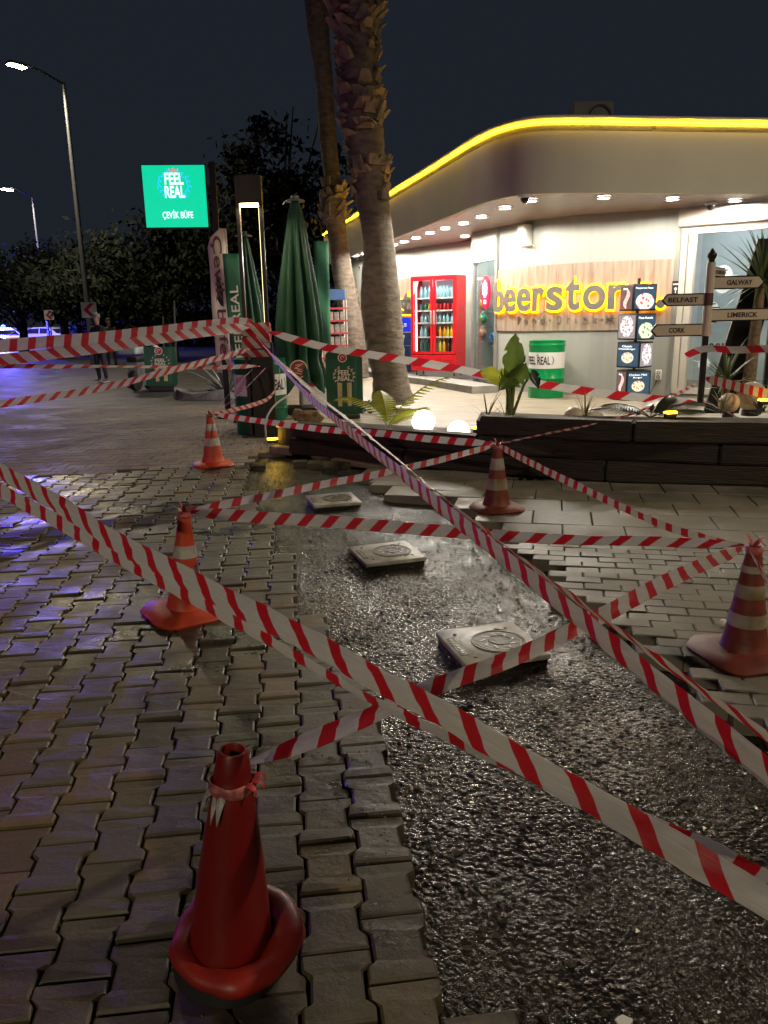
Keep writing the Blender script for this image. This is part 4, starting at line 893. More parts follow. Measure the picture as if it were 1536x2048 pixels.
# globes
def globe(px, py, Y, rpx, label, m, zc=None, e=0):
    p = D(px, py, Y); r = rpx*Y/FPX; t = thing('globe_lamp', label, 'globe lamp', (p.x, p.y, p.z-r), 0, 'globe lamps in the planter')
    mb = MB(); mb.sphere((0, 0, r), r, 32, 20); mb.build('globe', m, t, 180); mb = MB(); mb.lathe([(r*.55, -.05), (r*.55, .012), (r*.4, .02)], 20); mb.build('base', m_blackp, t)
    if e: lamp('globe_light', 'POINT', (0, 0, r), e, (1, .93, .8), r*1.02, t)
    return t
m_glit = emis('lit_globe', (1.0, .95, .84), 4.5); m_gdull = mat('dull_globe', (.62, .50, .40), .4, var=.06)
globe(847, 843, 8.65, 23, 'glowing white globe lamp, the taller of the lit pair', m_glit, None, 0)
globe(917, 864, 8.35, 23, 'glowing white globe lamp half sunk behind the sleepers', m_glit, None, 0)
globe(1458, 806, 8.35, 20, 'unlit beige globe, the smaller one right of the finger post', m_gdull)
globe(1503, 793, 8.75, 29, 'unlit beige globe, the larger one at the right edge', m_gdull)
globe(1150, 836, 8.1, 23, 'unlit pinkish globe showing above the sleepers, left of the dull pair', m_gdull)
globe(1187, 836, 8.3, 20, 'unlit grey globe showing above the sleepers, right of the dull pair', m_gdull)
# small yellow garden lamps
for px, py, Y, z, lab in ((545, 886, 9.35, .06, 'yellow garden lamp on the ground at the planter end'), (1340, 832, 7.5, .52, 'yellow garden lamp on the sleepers left of the finger post'), (1528, 792, 8.1, .56, 'yellow garden lamp at the right edge of the planter'), (955, 866, 8.2, .31, 'yellow garden lamp behind the glowing globes')):
    p = D(px, py, Y); t = thing('garden_lamp', lab, 'lamp', (p.x, p.y, z), R(20)); mb = MB(); mb.bbox((0, 0, .03), (.13, .05, .05), .012); mb.build('body', m_blackp, t)
    mb = MB(); mb.bbox((0, -.005, .058), (.12, .055, .02), .006); mb.build('lens', m_yled, t); lamp('garden_lamp_light', 'POINT', (0, -.06, .14), .9 if px == 545 else .6, (1, .62, .08), .04, t)
# leaning black board and dark bush frame before the storefront
q = D(1425, 835, 9.6); t = thing('leaning_board', 'tall leaning black board before the storefront', 'board', (q.x, q.y, .3), R(-8))
mb = MB(); mb.plate([(-.12, 0), (.30, 0), (.66, 2.05), (.34, 2.05)], -.02, .02); mb.build('panel', m_black, t); mb = MB(); mb.box((.62, .12, .95), (.05, .05, 1.9)); mb.build('brace', m_black, t)
# ------------------------------------------------------------------ ball rack behind the glass door
rk = D(966, 700, 15.95); t = thing('ball_rack', 'wire rack of play balls just inside the glass door', 'rack', (rk.x, rk.y, .26), R(-70))
for s in (-1, 1): mb = MB(); mb.box((s*.22, .14, .95), (.02, .02, 1.9)); mb.build('upright', m_alu, t)
BALLS = [(969, 580, (.08, .10, .42), 'blue violet play ball at the top of the rack'), (964, 607, (.55, .50, .12), 'yellow play ball below the blue violet one'), (964, 637, (.03, .38, .16), 'green play ball in the middle of the rack'), (963, 666, (.55, .26, .16), 'orange and white play ball near the rack bottom'), (989, 674, (.02, .22, .62), 'bright blue ball at the lower right of the rack')]
for px, py, c, lab in BALLS:
    p = D(px, py, 15.85); b = thing('play_ball', lab, 'ball', (p.x, p.y, p.z-.105), R(random.uniform(0, 90)), 'balls behind the glass door')
    mb = MB(); mb.sphere((0, 0, .105), .105, 20, 14); mb.build('shell', mat('ball_%d' % py, c, .35, var=.25, vs=12), b, 180)
    for k in range(3): mb = MB(); M_ = Matrix.Translation((0, 0, .105)) @ Matrix.Rotation(R(60*k), 4, 'Z') @ Matrix.Rotation(R(70), 4, 'X'); mb.tube([M_ @ Vector((.105*math.cos(q/20*6.2832), .105*math.sin(q/20*6.2832), 0)) for q in range(21)], .0035, 4); mb.build('seam', m_white, b)
    L_ = (Matrix.Rotation(R(70), 4, 'Z') @ Matrix.Translation((-rk.x, -rk.y, 0))) @ Vector((p.x, p.y, 0)); mb = MB(); mb.tube([(L_.x+.085*math.cos(q/14*6.2832), L_.y+.085*math.sin(q/14*6.2832), p.z-.165-.26+.0) for q in range(15)], .005, 5); mb.tube([(L_.x, L_.y+.085, p.z-.425), (-.22 if L_.x < 0 else .22, .14, p.z-.425)], .005, 5); mb.build('hoop', m_alu, t)
# ------------------------------------------------------------------ portal lamp post that carries the tapes and the lit sign box
m_post = mat('brown_black_post', (.035, .028, .028), .35, .2, var=.2)
YP = 10.42
po = thing('portal_lamp_post', 'tall dark portal lamp post wrapped with barrier tape', 'lamp post', PB[:])
ztall = D(465, 352, YP).z; zled = D(490, 408, YP).z
w0 = .145
mb = MB(); mb.box((-w0, .03, ztall/2), (.045, .09, ztall)); mb.build('upright', m_post, po)
mb = MB(); mb.box((w0, .03, ztall/2), (.045, .09, ztall)); mb.build('upright', m_post, po)
mb = MB(); mb.box((0, .03, (ztall+zled)/2+.01), (2*w0-.05, .085, ztall-zled)); mb.build('head_panel', m_post, po)
mb = MB(); mb.box((0, .03, zled-.012), (2*w0-.06, .07, .03)); mb.build('light_bar', emis('portal_led', (1, .86, .45), 22), po)
mb = MB(); mb.box((w0-.027, .03, zled-.85), (.006, .05, 1.6)); mb.build('side_light', emis('portal_side_led', (1, .84, .4), 2.4), po)
mb = MB(); mb.bbox((.06, -.02, .62), (.30, .13, 1.24), .012); mb.build('base_box', m_black, po)
mb = MB(); mb.box((0, .03, .01), (.5, .3, .02)); mb.build('foot_plate', m_black, po)
lamp('portal_lamp_light', 'AREA', (0, .03, zled-.04), 14, (1, .85, .5), .2, po)
# tape wound round the post
m_wrap = tape_mat('wrap_tape', .05, .55, 2.2)
mb = MB(); 
for k in range(5):
    z0 = 1.06+k*.085; ring_ = [(.18, -.10), (.18, .10), (-.18, .10), (-.18, -.10)]
    vs = []
    for i, (x, y) in enumerate(ring_): vs += [(x*random.uniform(.98, 1.06), y*random.uniform(1, 1.12), z0+random.uniform(-.03, .03)), (x*random.uniform(.98, 1.06), y*random.uniform(1, 1.12), z0+.095+random.uniform(-.02, .02))]
    mb.add(vs, [(2*i, 2*((i+1) % 4), 2*((i+1) % 4)+1, 2*i+1) for i in range(4)])
o = mb.build('tape_wrap', m_wrap, po); uvl = o.data.uv_layers.new(name='UVMap')
for i, l in enumerate(o.data.loops): v = o.data.vertices[l.vertex_index].co; uvl.data[i].uv = ((v.x*.5+v.y*.5)*.6, v.z*2)
# lit green sign box on its own mast
sgY = 12.5; a0, a1 = D(287, 337, sgY), D(413, 448, sgY); cx, cz = (a0.x+a1.x)/2+.0, (a0.z+a1.z)/2; W_, H_ = .93, .88
sb = thing('lit_sign_box', 'glowing green square sign box on a dark mast', 'sign', (cx, sgY, 0), R(4))
m_gl = emis('glowing_green', (.0, .50, .27), 1.0)
mb = MB(); mb.box((0, .07, cz), (W_+.03, .13, H_+.03)); mb.build('casing', m_black, sb)
mb = MB(); mb.box((0, 0, cz), (W_, .012, H_)); mb.build('lit_face', m_gl, sb)
m_glw = emis('sign_glow_white', (.75, .95, 1.0), 1.05); m_glb = emis('sign_glow_blue', (.02, .50, .95), 1.0)
mb = MB(); add_text(mb, 'FEEL', (-.0, cz+.25), .28, .17, -.007, .004, .03); add_text(mb, 'REAL', (0, cz+.065), .30, .17, -.007, .004, .03); mb.build('slogan', m_glw, sb)
mb = MB(); add_text(mb, 'ÇEVİK BÜFE', (0.02, cz-.26), .46, .15, -.007, .004, .015); mb.build('shop_name', m_glw, sb)
mb = MB()
for s in (-1, 1):
    for i in range(8):
        a = R(-70+i*20); rr = .205+.012*(i % 2); c = (s*rr*math.cos(a)*1.05, cz+.16+rr*math.sin(a)*.9); ring(mb, c, .018, .034, -.011, -.007, 12, a, a+4.2)
mb.build('wreath', m_glb, sb)
mb = MB(); mb.plate([(-.06, cz+.355), (.06, cz+.355), (.075, cz+.395), (.03, cz+.375), (0, cz+.41), (-.03, cz+.375), (-.075, cz+.395)], -.011, -.007); mb.build('crown', mat('sign_crown', (.6, .2, .2), .5, emit=.6, ecol=(.8, .35, .35)), sb)
mb = MB(); mb.box((W_/2+.10, .12, (cz+.5)/2), (.09, .09, cz+.5)); mb.build('mast', m_black, sb); mb = MB(); mb.box((W_/2+.03, .12, cz), (.10, .06, .06)); mb.build('bracket', m_black, sb)

# ------------------------------------------------------------------ flags
def feather_flag(name, label, px0, px1, ptop, pbot, Y, shift, m, text, tm, rot, lean=0., curved=True, tw=.8, th=.6, cat='flag', tz=None):
    A = D((px0+px1)/2+shift, pbot, Y); B = D((px0+px1)/2, ptop, Y); h = B.z-A.z; w = (px1-px0)*Y/FPX; t = thing(name, label, cat, (A.x, Y, 0)); z0 = A.z
    top = B.x-A.x; n = 16; prof_l = []; prof_r = []
    for i in range(n+1):
        f = i/n; x = top*f; cut = (w*.75*max(0, (f-.88)/.12)**2 if curved else 0); prof_l.append((x-w/2+cut, z0+h*f)); prof_r.append((x+w/2, z0+h*f))
    mb = MB(); vs = []; fs = []
    for i in range(n+1):
        for k in range(5):
            s = k/4; x = prof_l[i][0]*(1-s)+prof_r[i][0]*s; vs.append((x, .03*math.sin(i*.7+s*3), prof_l[i][1]))
    for i in range(n):
        for k in range(4): a = 5*i+k; fs.append((a, a+1, a+6, a+5))
    mb.add(vs, fs); o = mb.build('cloth', m, t, 180); sol = o.modifiers.new('thick', 'SOLIDIFY'); sol.thickness = .004
    mb = MB(); mb.tube([(-(w/2) if not curved else w/2+.01, .03, 0), ((-(w/2) if not curved else w/2+.01)+top*.5, .03, (z0+h)*.5), ((-(w/2) if not curved else w/2+.01)+top, .03, z0+h)], .012, 6); mb.build('pole', m_white if curved else m_black, t)
    mb = MB(); mb.lathe([(.18, 0), (.18, .03), (.03, .05)], 16); mb.build('base', m_black, t)
    if text:
        f = tz or .52; mb = MB(); add_text(mb, text, (top*f, z0+h*f), h*tw, w*th, -.045, .004, .01, rot=math.atan2(h*rot, top*rot)); mb.build('lettering', tm, t)
    return t, w, h, z0, top
m_fcream = mat('cream_flag', (.78, .68, .60), .7, var=.1, vs=2); m_fbrown = mat('flag_brown', (.16, .07, .055), .6, var=0)
feather_flag('feather_flag', 'cream feather flag with brown lettering, leaning beside the green banner', 414, 448, 457, 745, 12.6, 20, m_fcream, 'Çevik büfe.', m_fbrown, -1, tw=.86, th=.62)
m_fgreen = mat('green_flag', (.03, .16, .09), .65, var=.2, vs=2)
feather_flag('banner_flag', 'dark green banner with white slogan between cream flag and lamp post', 446, 478, 507, 740, 12.0, 22, m_fgreen, 'FEEL REAL', m_white, 1, curved=False, tw=.62, th=.5, tz=.42)
feather_flag('banner_flag', 'plain dark green banner behind the closed parasol', 628, 656, 482, 700, 12.9, 6, m_fgreen, None, None, 0, curved=False)
# ------------------------------------------------------------------ closed parasols
def parasol(label, px_top, py_top, px_bot, py_bot, Y, rbot, seed, logo=False, zbase=.2):
    r = random.Random(seed); A = D(px_bot, py_bot, Y); B = D(px_top, py_top, Y); t = thing('closed_parasol', label, 'parasol', (A.x, Y, zbase), 0, 'closed parasols'); zt = B.z-zbase; zl = A.z-zbase; tx = B.x-A.x
    mb = MB(); n = 72; L_ = 26; vs = []; fs = []; K = 8; ph = r.random()*6
    for j in range(L_+1):
        f = j/L_; z = zl+(zt-zl)*f; R_ = rbot*(1-f)**.62*(.75+.25*min(1, (1-f)*2))+.045
        if f < .22: R_ *= .82+.18*abs(f-.11)/.11
        for i in range(n):
            a = 2*math.pi*i/n; fold = .5+.5*math.cos(K*a+ph+1.4*math.sin(2*f+a)); k = 1-.55*(fold**1.5)*min(1, (1-f)*3)
            zz = z + (0 if j else -.22*(1-fold)+r.uniform(-.02, .02)); vs.append((tx*f+R_*k*math.cos(a), R_*k*math.sin(a), zz))
    for j in range(L_):
        for i in range(n): a, b = j*n+i, j*n+(i+1) % n; fs.append((a, b, b+n, a+n))
    mb.add(vs, fs); mb.build('canopy', m_dgreen, t, 180)
    mb = MB(); mb.tube([(0, 0, 0), (tx, 0, zt)], .028, 10); mb.build('pole', m_alu, t)
    mb = MB(); mb.lathe([(.0011, zt+.06), (.05, zt+.055), (.06, zt+.02), (.13, zt-.005), (.135, zt-.02), (.05, zt-.02)], 20, (tx, 0, 0)); mb.build('top_cap', m_alu, t, 50)
    mb = MB(); mb.bbox((0, 0, .05), (.5, .5, .1), .03); mb.build('base', m_black, t)
    mb = MB(); zc = zl+.22*(zt-zl); mb.tube([(tx*.2+(rbot*.62)*math.cos(q/14*6.283), rbot*.62*math.sin(q/14*6.283), zc+.02*math.sin(q)) for q in range(15)], .008, 5); mb.build('tie_cord', m_white, t)
    if logo:
        M_ = Matrix.Translation((.02, -rbot*.86, zl+.14)); mb = MB(); mb.plate(circ(0, 0, .115, 28), -.01, .0, M=M_); mb.build('logo_disc', mat('logo_red', (.30, .03, .035), .5, var=.3, vs=30), t)
        mb = MB(); ring(mb, (0, 0), .113, .126, -.014, .0, M=M_)
        for k in range(5): mb.box((random.uniform(-.02, .02), -.013, -.06+k*.03), (random.uniform(.05, .13), .004, .010), M=M_, ry=R(random.uniform(-30, 30)))
        mb.build('logo_ring', m_fcream, t)
parasol('tall closed dark green parasol with round red logo', 590, 400, 600, 755, 11.3, .37, 4, True)
parasol('closed dark green parasol half hidden behind the lamp post', 487, 470, 508, 720, 13.2, .25, 8)
# ------------------------------------------------------------------ advertising boards
def aboard(loc, rz, label, w, h, z0=.12, lean=0.):
    t = thing('advertising_board', label, 'sign', loc, rz)
    mb = MB(); mb.plate(rrect(-w/2, w/2, z0, z0+h, .06), -.02, .02); mb.build('panel', m_signgreen, t)
    mb = MB(); mb.plate(circ(-.02, z0+h*.90, w*.10, 24), -.024, -.0205); d = mb.build('logo_disc', mat('board_red', (.42, .03, .03), .5), t); mb = MB(); ring(mb, (-.02, z0+h*.90), w*.10, w*.125, -.026, -.0205); ring(mb, (-.02, z0+h*.90), w*.035, w*.055, -.028, -.0245, 16, 0, 4.5); mb.build('logo_ring', m_fcream, d)
    mb = MB(); add_text(mb, 'FEEL', (0, z0+h*.66), w*.34, h*.085, -.0205, .004, .03); add_text(mb, 'REAL', (0, z0+h*.57), w*.36, h*.075, -.0205, .004, .03)
    for s in (-1, 1):
        for i in range(6): a = R(-60+i*24); ring(mb, (s*w*.27*math.cos(a), z0+h*.61+w*.25*math.sin(a)), .010, .020, -.024, -.0205, 8, a, a+4.4)
    mb.build('slogan', m_fcream, t)
    for s in (-1, 1): mb = MB(); mb.plate([(s*w*.13-w*.055, z0+h*.12), (s*w*.13+w*.055, z0+h*.12), (s*w*.13+w*.065, z0+h*.50), (s*w*.13-w*.065, z0+h*.50)], -.024, -.0205); mb.build('bottle_picture', mat('beer_picture', (.55, .42, .22), .4, var=.35, vs=3, stretch=(8, 1, .6)), t)
    mb = MB(); mb.bbox((0, 0, z0/2), (w*.8, .34, z0-.004), .02); mb.build('base', m_blackp, t); mb = MB(); mb.plate([(w*.24, z0+.05), (w*.30, z0+.05), (w*.36, z0+h*.95), (w*.30, z0+h*.95)], -.0225, -.0205); mb.build('painted_gloss_stripe', mat('stripe_green', (.03, .14, .075), .35), t); return t  # the slanted lighter green stripe is a sheen painted on the panel
q = G(690, 838, .2); aboard((q.x, q.y+.15, .2), R(4), 'upright dark green advertising board right of the closed parasol', .50, .84, .06)
q = G(326, 782, 0); aboard((q.x, q.y, 0), R(6), 'small dark green advertising board by the scooter', .72, .88, .12)
# red table box and drinks rack behind the parasol
q = D(628, 775, 12.2); t = thing('red_cool_box', 'red and white cool box behind the closed parasol', 'cool box', (q.x, q.y, .2), R(10))
mb = MB(); mb.bbox((0, 0, .16), (.42, .3, .32), .03); mb.build('tub', m_white, t); mb = MB(); mb.bbox((.03, 0, .47), (.34, .3, .29), .03); mb.build('lid', m_red, t)
q = D(668, 705, 15.5); t = thing('snack_rack', 'white wire snack rack with red shelf edges behind the thin palm', 'rack', (q.x, q.y, .2), R(12))
for x in (-.25, .25):
    for y in (-.15, .15): mb = MB(); mb.box((x, y, .85), (.02, .02, 1.7)); mb.build('upright', m_white, t)
for k in range(7): mb = MB(); mb.box((0, 0, .12+k*.235), (.48, .28, .012)); mb.build('shelf', m_white, t); mb = MB(); mb.box((0, -.165, .13+k*.235), (.54, .012, .035)); mb.build('shelf_edge', mat('shelf_edge_red', (.55, .06, .07), .4), t)
mb = MB(); mb.bbox((0, 0, 1.80), (.52, .08, .2), .02); mb.build('header', mat('rack_blue', (.06, .13, .32), .4), t)
for k in range(6):
    for i in range(4):
        mb = MB(); mb.bbox((0, 0, .09), (.10, .06, .17), .02); o = mb.build('snack_packet', mat('packet_%d' % (i % 3), [(.5, .42, .36), (.5, .35, .3), (.35, .3, .28)][i % 3], .4, var=.4, vs=20)); M_ = Matrix.Translation((q.x, q.y, .2)) @ Matrix.Rotation(R(12), 4, 'Z'); o.location = M_ @ Vector((-.17+i*.115, -.08, .128+k*.235)); o.rotation_euler = (R(-4), 0, R(12)); tag(o, 'pale snack packet, '+ORD[i]+' from left on shelf '+ORD[k]+' from bottom of white rack', 'packet', 'snack packets on the rack')

# ------------------------------------------------------------------ agave in a low rock bed
q = G(425, 800, 0); ab = thing('stone_bed', 'low grey rock-edged bed under the agave', 'planter', (q.x, q.y+.55, 0))
mb = MB(); pr = []
for i in range(26):
    a = 2*math.pi*i/26; rr = (1.05 if math.cos(a) < 0 else .75)*(1+.15*math.sin(3*a+1)); pr.append((rr*math.cos(a), .55*math.sin(a)*(1+.1*math.cos(2*a))))
vs = [(x, y, 0) for x, y in pr]+[(x*.96, y*.94, .16+.05*math.sin(i*1.3)) for i, (x, y) in enumerate(pr)]+[(x*.86, y*.82, .15+.04*math.sin(i*1.3)) for i, (x, y) in enumerate(pr)]+[(x*.84, y*.80, .09) for x, y in pr]
n = 26; mb.add(vs, [(k*n+i, k*n+(i+1) % n, (k+1)*n+(i+1) % n, (k+1)*n+i) for k in range(3) for i in range(n)]+[tuple(range(3*n, 4*n))])
mb.build('rock_edge', mat('rock_grey', (.20, .20, .21), .75, var=.4, vs=4, bump=.6, bs=10, bdist=.03), ab, 60)
spiky('agave_plant', 'large dark spiky agave left of the green barrel', 'plant', (q.x+.18, q.y+.55, .09), 34, 1.0, .15, m_agave, (-5, 80), .8, 11)
# brown rocks on the rounded end of the planter
def rock(px, py, Y, z, s, label):
    p = D(px, py, Y); bm = bmesh.new(); bmesh.ops.create_icosphere(bm, subdivisions=3, radius=1)
    for v in bm.verts:
        d = v.co.normalized(); k = 1+.35*mnoise.noise(d*1.6+Vector((px, 0, 0)))+.16*mnoise.noise(d*5); v.co = Vector((d.x*s[0]*k, d.y*s[1]*k, max(-s[2]*.75, d.z*s[2]*k)+s[2]*.75))
    me = bpy.data.meshes.new('rock'); bm.to_mesh(me); bm.free(); me.materials.append(mat('brown_rock', (.20, .13, .07), .8, var=.6, vs=16, bump=.9, bs=30, bdist=.02)); o = obj('rock', me); o.location = (p.x, p.y, z); tag(o, label, 'rock')
q = D(620, 845, 9.4); t = thing('round_stone_slab', 'pale round-ended stone slab capping the left planter end', 'slab', (q.x, q.y, 0))
mb = MB(); mb.prism(circ(0, 0, .40, 32, .25), .0, .262); mb.build('timber_core', m_timber, t)
mb = MB(); mb.prism(circ(0, 0, .42, 32, .27), .265, .312); mb.build('slab', mat('pale_slab', (.48, .42, .30), .7, var=.2, vs=6, bump=.3), t)
rock(620, 842, 9.32, .312, (.155, .10, .085), 'larger rough brown rock on the pale slab'); rock(596, 818, 9.55, .312, (.08, .07, .085), 'smaller rough brown rock behind the larger one')
# cable arching out of the ground, loose stones and planks at the trench head
c0, c1 = D(534, 892, 9.15), D(578, 790, 9.6); mb = MB(); pts = crom([c0, D(531, 845, 9.15), D(548, 812, 9.35), c1], 8); mb.tube([Vector(p)-c0 for p in pts], .012, 8)
o = mb.build('grey_cable', mat('cable_grey', (.45, .43, .42), .5), None, 180, None); o.location = c0; tag(o, 'pale grey cable arching out of the ground by the barrel', 'cable')
def block(name, label, px, py, z, dims, rz, m, cat):
    p = G(px, py, z); mb = MB(); mb.bbox((0, 0, dims[2]/2), dims, .008); o = mb.build(name, m, None, 40); o.location = (p.x, p.y, z); o.rotation_euler = (R(random.uniform(-3, 3)), R(random.uniform(-3, 3)), rz); return tag(o, label, cat)
m_lp = mat('loose_paver_stone', (.20, .165, .12), .7, var=.3, vs=8, bump=.4)
block('loose_paver', 'single loose paver lying below the yellow garden lamp', 568, 908, -.03, (.30, .20, .09), R(-18), m_lp, 'paver')
m_plank = mat('pale_plank', (.22, .18, .12), .7, var=.35, vs=5, stretch=(1, 8, 8), bump=.4)
block('wooden_plank', 'short pale plank lying along the foot of the sleepers, left one', 668, 922, -.05, (.55, .14, .05), R(-34), m_plank, 'plank'); block('wooden_plank', 'long pale plank lying along the foot of the sleepers, right one', 735, 934, -.06, (.85, .15, .06), R(-28), m_plank, 'plank')
for i, (px, py, rz, lab) in enumerate(((795, 972, -20, 'loose grey slab jutting over the trench head, left one'), (880, 988, -16, 'loose grey slab jutting over the trench head, right one'))): block('loose_slab', lab, px, py, -.07, (.46, .36, .075), R(rz), m_slab, 'slab')

# ------------------------------------------------------------------ palms
def palm(name, label, rows_, Y, zb, m, stubs, seed, mk=None):
    r = random.Random(seed); P_ = []; Rs = []
    for py, x0, x1 in rows_: c = D((x0+x1)/2, py, Y); P_.append(c); Rs.append((x1-x0)/2*Y/FPX*1.0)
    b = Vector((P_[0].x, Y, zb)); t = thing(name, label, 'palm tree', b[:])
    path = crom([Vector((p.x, Y, p.z))-b for p in P_], 8); rr = crom([Vector((q, 0, 0)) for q in Rs], 8); n = 22; vs = []; fs = []
    for j, (p, q) in enumerate(zip(path, rr)):
        for i in range(n):
            a = 2*math.pi*i/n; k = 1+.05*mnoise.noise((math.cos(a)*2, math.sin(a)*2, p.z*3+seed))+.02*math.sin(p.z*38); vs.append((p.x+q.x*k*math.cos(a), p.y+q.x*k*math.sin(a), p.z))
    for j in range(len(path)-1):
        for i in range(n): a_, b_ = j*n+i, j*n+(i+1) % n; fs.append((a_, b_, b_+n, a_+n))
    mb = MB(); mb.add(vs, fs); mb.build('trunk', m, t, 180)
    for z0, z1, cnt, ln in stubs:
        for k in range(cnt):
            z = D(700, z0+(z1-z0)*r.random(), Y).z-b.z; j = min(range(len(path)), key=lambda i: abs(path[i].z-z)); c, q = path[j], rr[j].x; a = r.uniform(math.pi*.95, math.pi*2.05) if r.random() < .8 else r.uniform(0, math.pi)
            d = Vector((math.cos(a), math.sin(a), 0)); s = Vector((-d.y, d.x, 0)); w = r.uniform(.06, .15); L_ = ln*r.uniform(.5, 1.35); up = Vector((0, 0, 1)); B0_ = c+d*q*.9+Vector((0, 0, z-c.z)); tilt = r.uniform(.1, 1.1); e = (d*r.uniform(.2, .75)+up*tilt+s*r.uniform(-.7, .7)).normalized(); mb = MB()
            mb.add([B0_-s*w, B0_+s*w, B0_+e*L_+s*w*.55, B0_+e*L_-s*w*.55, B0_-s*w*.8+d*.05-up*.03, B0_+s*w*.8+d*.05-up*.03, B0_+e*L_+s*w*.4+d*.03, B0_+e*L_-s*w*.4+d*.03], [(0, 1, 2, 3), (4, 7, 6, 5), (0, 4, 5, 1), (1, 5, 6, 2), (2, 6, 7, 3), (3, 7, 4, 0)])
            mb.build('leaf_base', mk[r.randrange(2)], t)
    return t
m_ptr = mat('palm_bark', (.18, .145, .11), .8, var=.45, vs=6, bump=.7, bs=9, stretch=(1, 1, 2.5), bdist=.03)
m_st1 = mat('leaf_base_tan', (.34, .24, .15), .8, var=.35, vs=9); m_st2 = mat('leaf_base_grey', (.20, .17, .14), .85, var=.4, vs=9)
palm('palm_tree', 'thick palm trunk with ragged leaf bases rising before the fridge', [(806, 744, 829), (760, 745, 817), (700, 735, 808), (600, 723, 800), (480, 728, 786), (400, 712, 776), (320, 700, 768), (240, 686, 762), (150, 684, 752), (80, 680, 748), (20, 668, 752), (-60, 655, 756)], 11.6, .2, m_ptr, [(400, -40, 120, .12), (80, -60, 34, .19), (260, 180, 20, .15)], 2, (m_st1, m_st2))
palm('palm_tree', 'thinner smooth palm trunk left of the thick one', [(752, 690, 738), (660, 682, 726), (560, 668, 706), (460, 655, 692), (440, 646, 690), (385, 640, 686), (370, 650, 682), (280, 640, 672), (160, 632, 664), (60, 618, 656), (-60, 606, 650)], 18.4, .2, m_ptr, [(440, 368, 26, .22)], 5, (m_st1, m_st2))
# forked tree behind
q = D(722, 752, 21.5); t = thing('forked_tree', 'bare forked tree trunk seen between the two palms', 'tree', (q.x, q.y, .2)); h = D(720, 620, 21.5).z-.2
mb = MB(); mb.tube([(0, 0, 0), (-.02, 0, h*.6), (0, 0, h)], [.26, .22, .2], 12); mb.build('trunk', m_ptr, t, 180)
for dx, dz in ((-.35, 1.5), (.42, 1.3)): mb = MB(); mb.tube([(0, 0, h-.1), (dx*.5, .05, h+dz*.4), (dx, .1, h+dz), (dx*1.5, .1, h+dz+1.0)], [.17, .13, .1, .06], 9); mb.build('limb', m_ptr, t, 180)
mb = MB()
for k in range(900):
    c = Vector((random.gauss(0, .8), random.gauss(.3, .6), h+2.1+random.gauss(0, .45))); s = random.uniform(.04, .09); u_ = Vector((random.gauss(0, 1), random.gauss(0, 1), random.gauss(0, 1))).normalized(); v_ = u_.orthogonal().normalized(); mb.add([c-u_*s, c+v_*s*.6, c+u_*s, c-v_*s*.6], [(0, 1, 2, 3)])
mb.build('crown', m_dleaf, t)
# ------------------------------------------------------------------ traffic cones
def cone(loc, rz, label, h, rb, bands, body, bandm, bw, lean=(0, 0), knob=False):
    t = thing('traffic_cone', label, 'traffic cone', loc, rz, 'traffic cones'); t.rotation_euler = (Matrix.Rotation(lean[1], 4, 'Y') @ Matrix.Rotation(lean[0], 4, 'X') @ Matrix.Rotation(rz, 4, 'Z')).to_euler()
    rt = .028; z0 = .05
    def rad(z): return rb+(rt-rb)*(z-z0)/(h-z0)
    edges = [z0]+[e for b in bands for e in b]+[h]; seg = []
    mb = MB(); mb.lathe([(rad(z0)*1.12, z0-.012), (rad(z0)*1.02, z0+.008)]+[(rad(z0+(h-z0)*k/10), z0+(h-z0)*k/10) for k in range(1, 11)]+[(rt*.7, h), (rt*.6, h-.03)], 32, cap=False, wob=lambda a, z: 1+.008*math.sin(3*a+z*9)); mb.build('cone_body', body, t, 50)
    for a, b in bands: mb = MB(); mb.lathe([(rad(a)+.0025, a), (rad((a+b)/2)+.0025, (a+b)/2), (rad(b)+.0025, b)], 32, cap=False, wob=lambda a_, z: 1+.008*math.sin(3*a_+z*9)); mb.build('reflective_band', bandm, t, 50)
    poly = []
    for k in range(4):
        a = R(45+90*k)
        for d in (-14, -5, 5, 14): q = a+R(d); poly.append((bw*.70*math.cos(q), bw*.70*math.sin(q)))
    mb = MB(); n = len(poly); lv = [(1., 0), (1.02, .012), (.97, .026), (.62, .042), (.5, .046)]
    vs = [(x*s, y*s, z+.006*math.sin(i*1.7)*(s > .9)) for s, z in lv for i, (x, y) in enumerate(poly)]; mb.add(vs, [(k*n+i, k*n+(i+1) % n, (k+1)*n+(i+1) % n, (k+1)*n+i) for k in range(len(lv)-1) for i in range(n)]+[tuple(range((len(lv)-1)*n, len(lv)*n))]); mb.build('base', body, t, 50)
    if knob:
        mb = MB()
        for k in range(5): a = k*1.3+.4; blade(mb, (0, 0, h-.01), a, R(50+10*(k % 2)), .09, .03, .8, 4)
        mb.lathe([(rt+.004, h-.035), (rt+.01, h-.02), (rt+.006, h)], 14); o = mb.build('tied_tape', mat('tie_tape', (.5, .12, .12), .4, var=.6, vs=40), t)
    return t
m_cone = mat('orange_cone_rubber', (.50, .055, .018), .5, var=.25, vs=6, bump=.1, bs=30)
m_cdirty = mat('dirty_cone_rubber', (.17, .03, .016), .55, var=.45, vs=7, bump=.15, bs=30)
m_band = mat('white_reflective', (.46, .43, .40), .4, var=.5, vs=11)
m_bandd = mat('dirty_reflective', (.34, .22, .09), .4, var=.5, vs=5, col2=(.46, .43, .40))
CA, CB, CC, CD_, CE = G(427, 930), G(993, 1018), G(372, 1226), G(1487, 1310), G(462, 1925)
def hgt(px, py, c): return D(px, py, c.y).z
cone(CA[:], R(20), 'orange cone with two white bands before the green barrel', hgt(426, 828, CA), .115, ((.22, .30), (.38, .455)), m_cone, m_band, .34, knob=True)
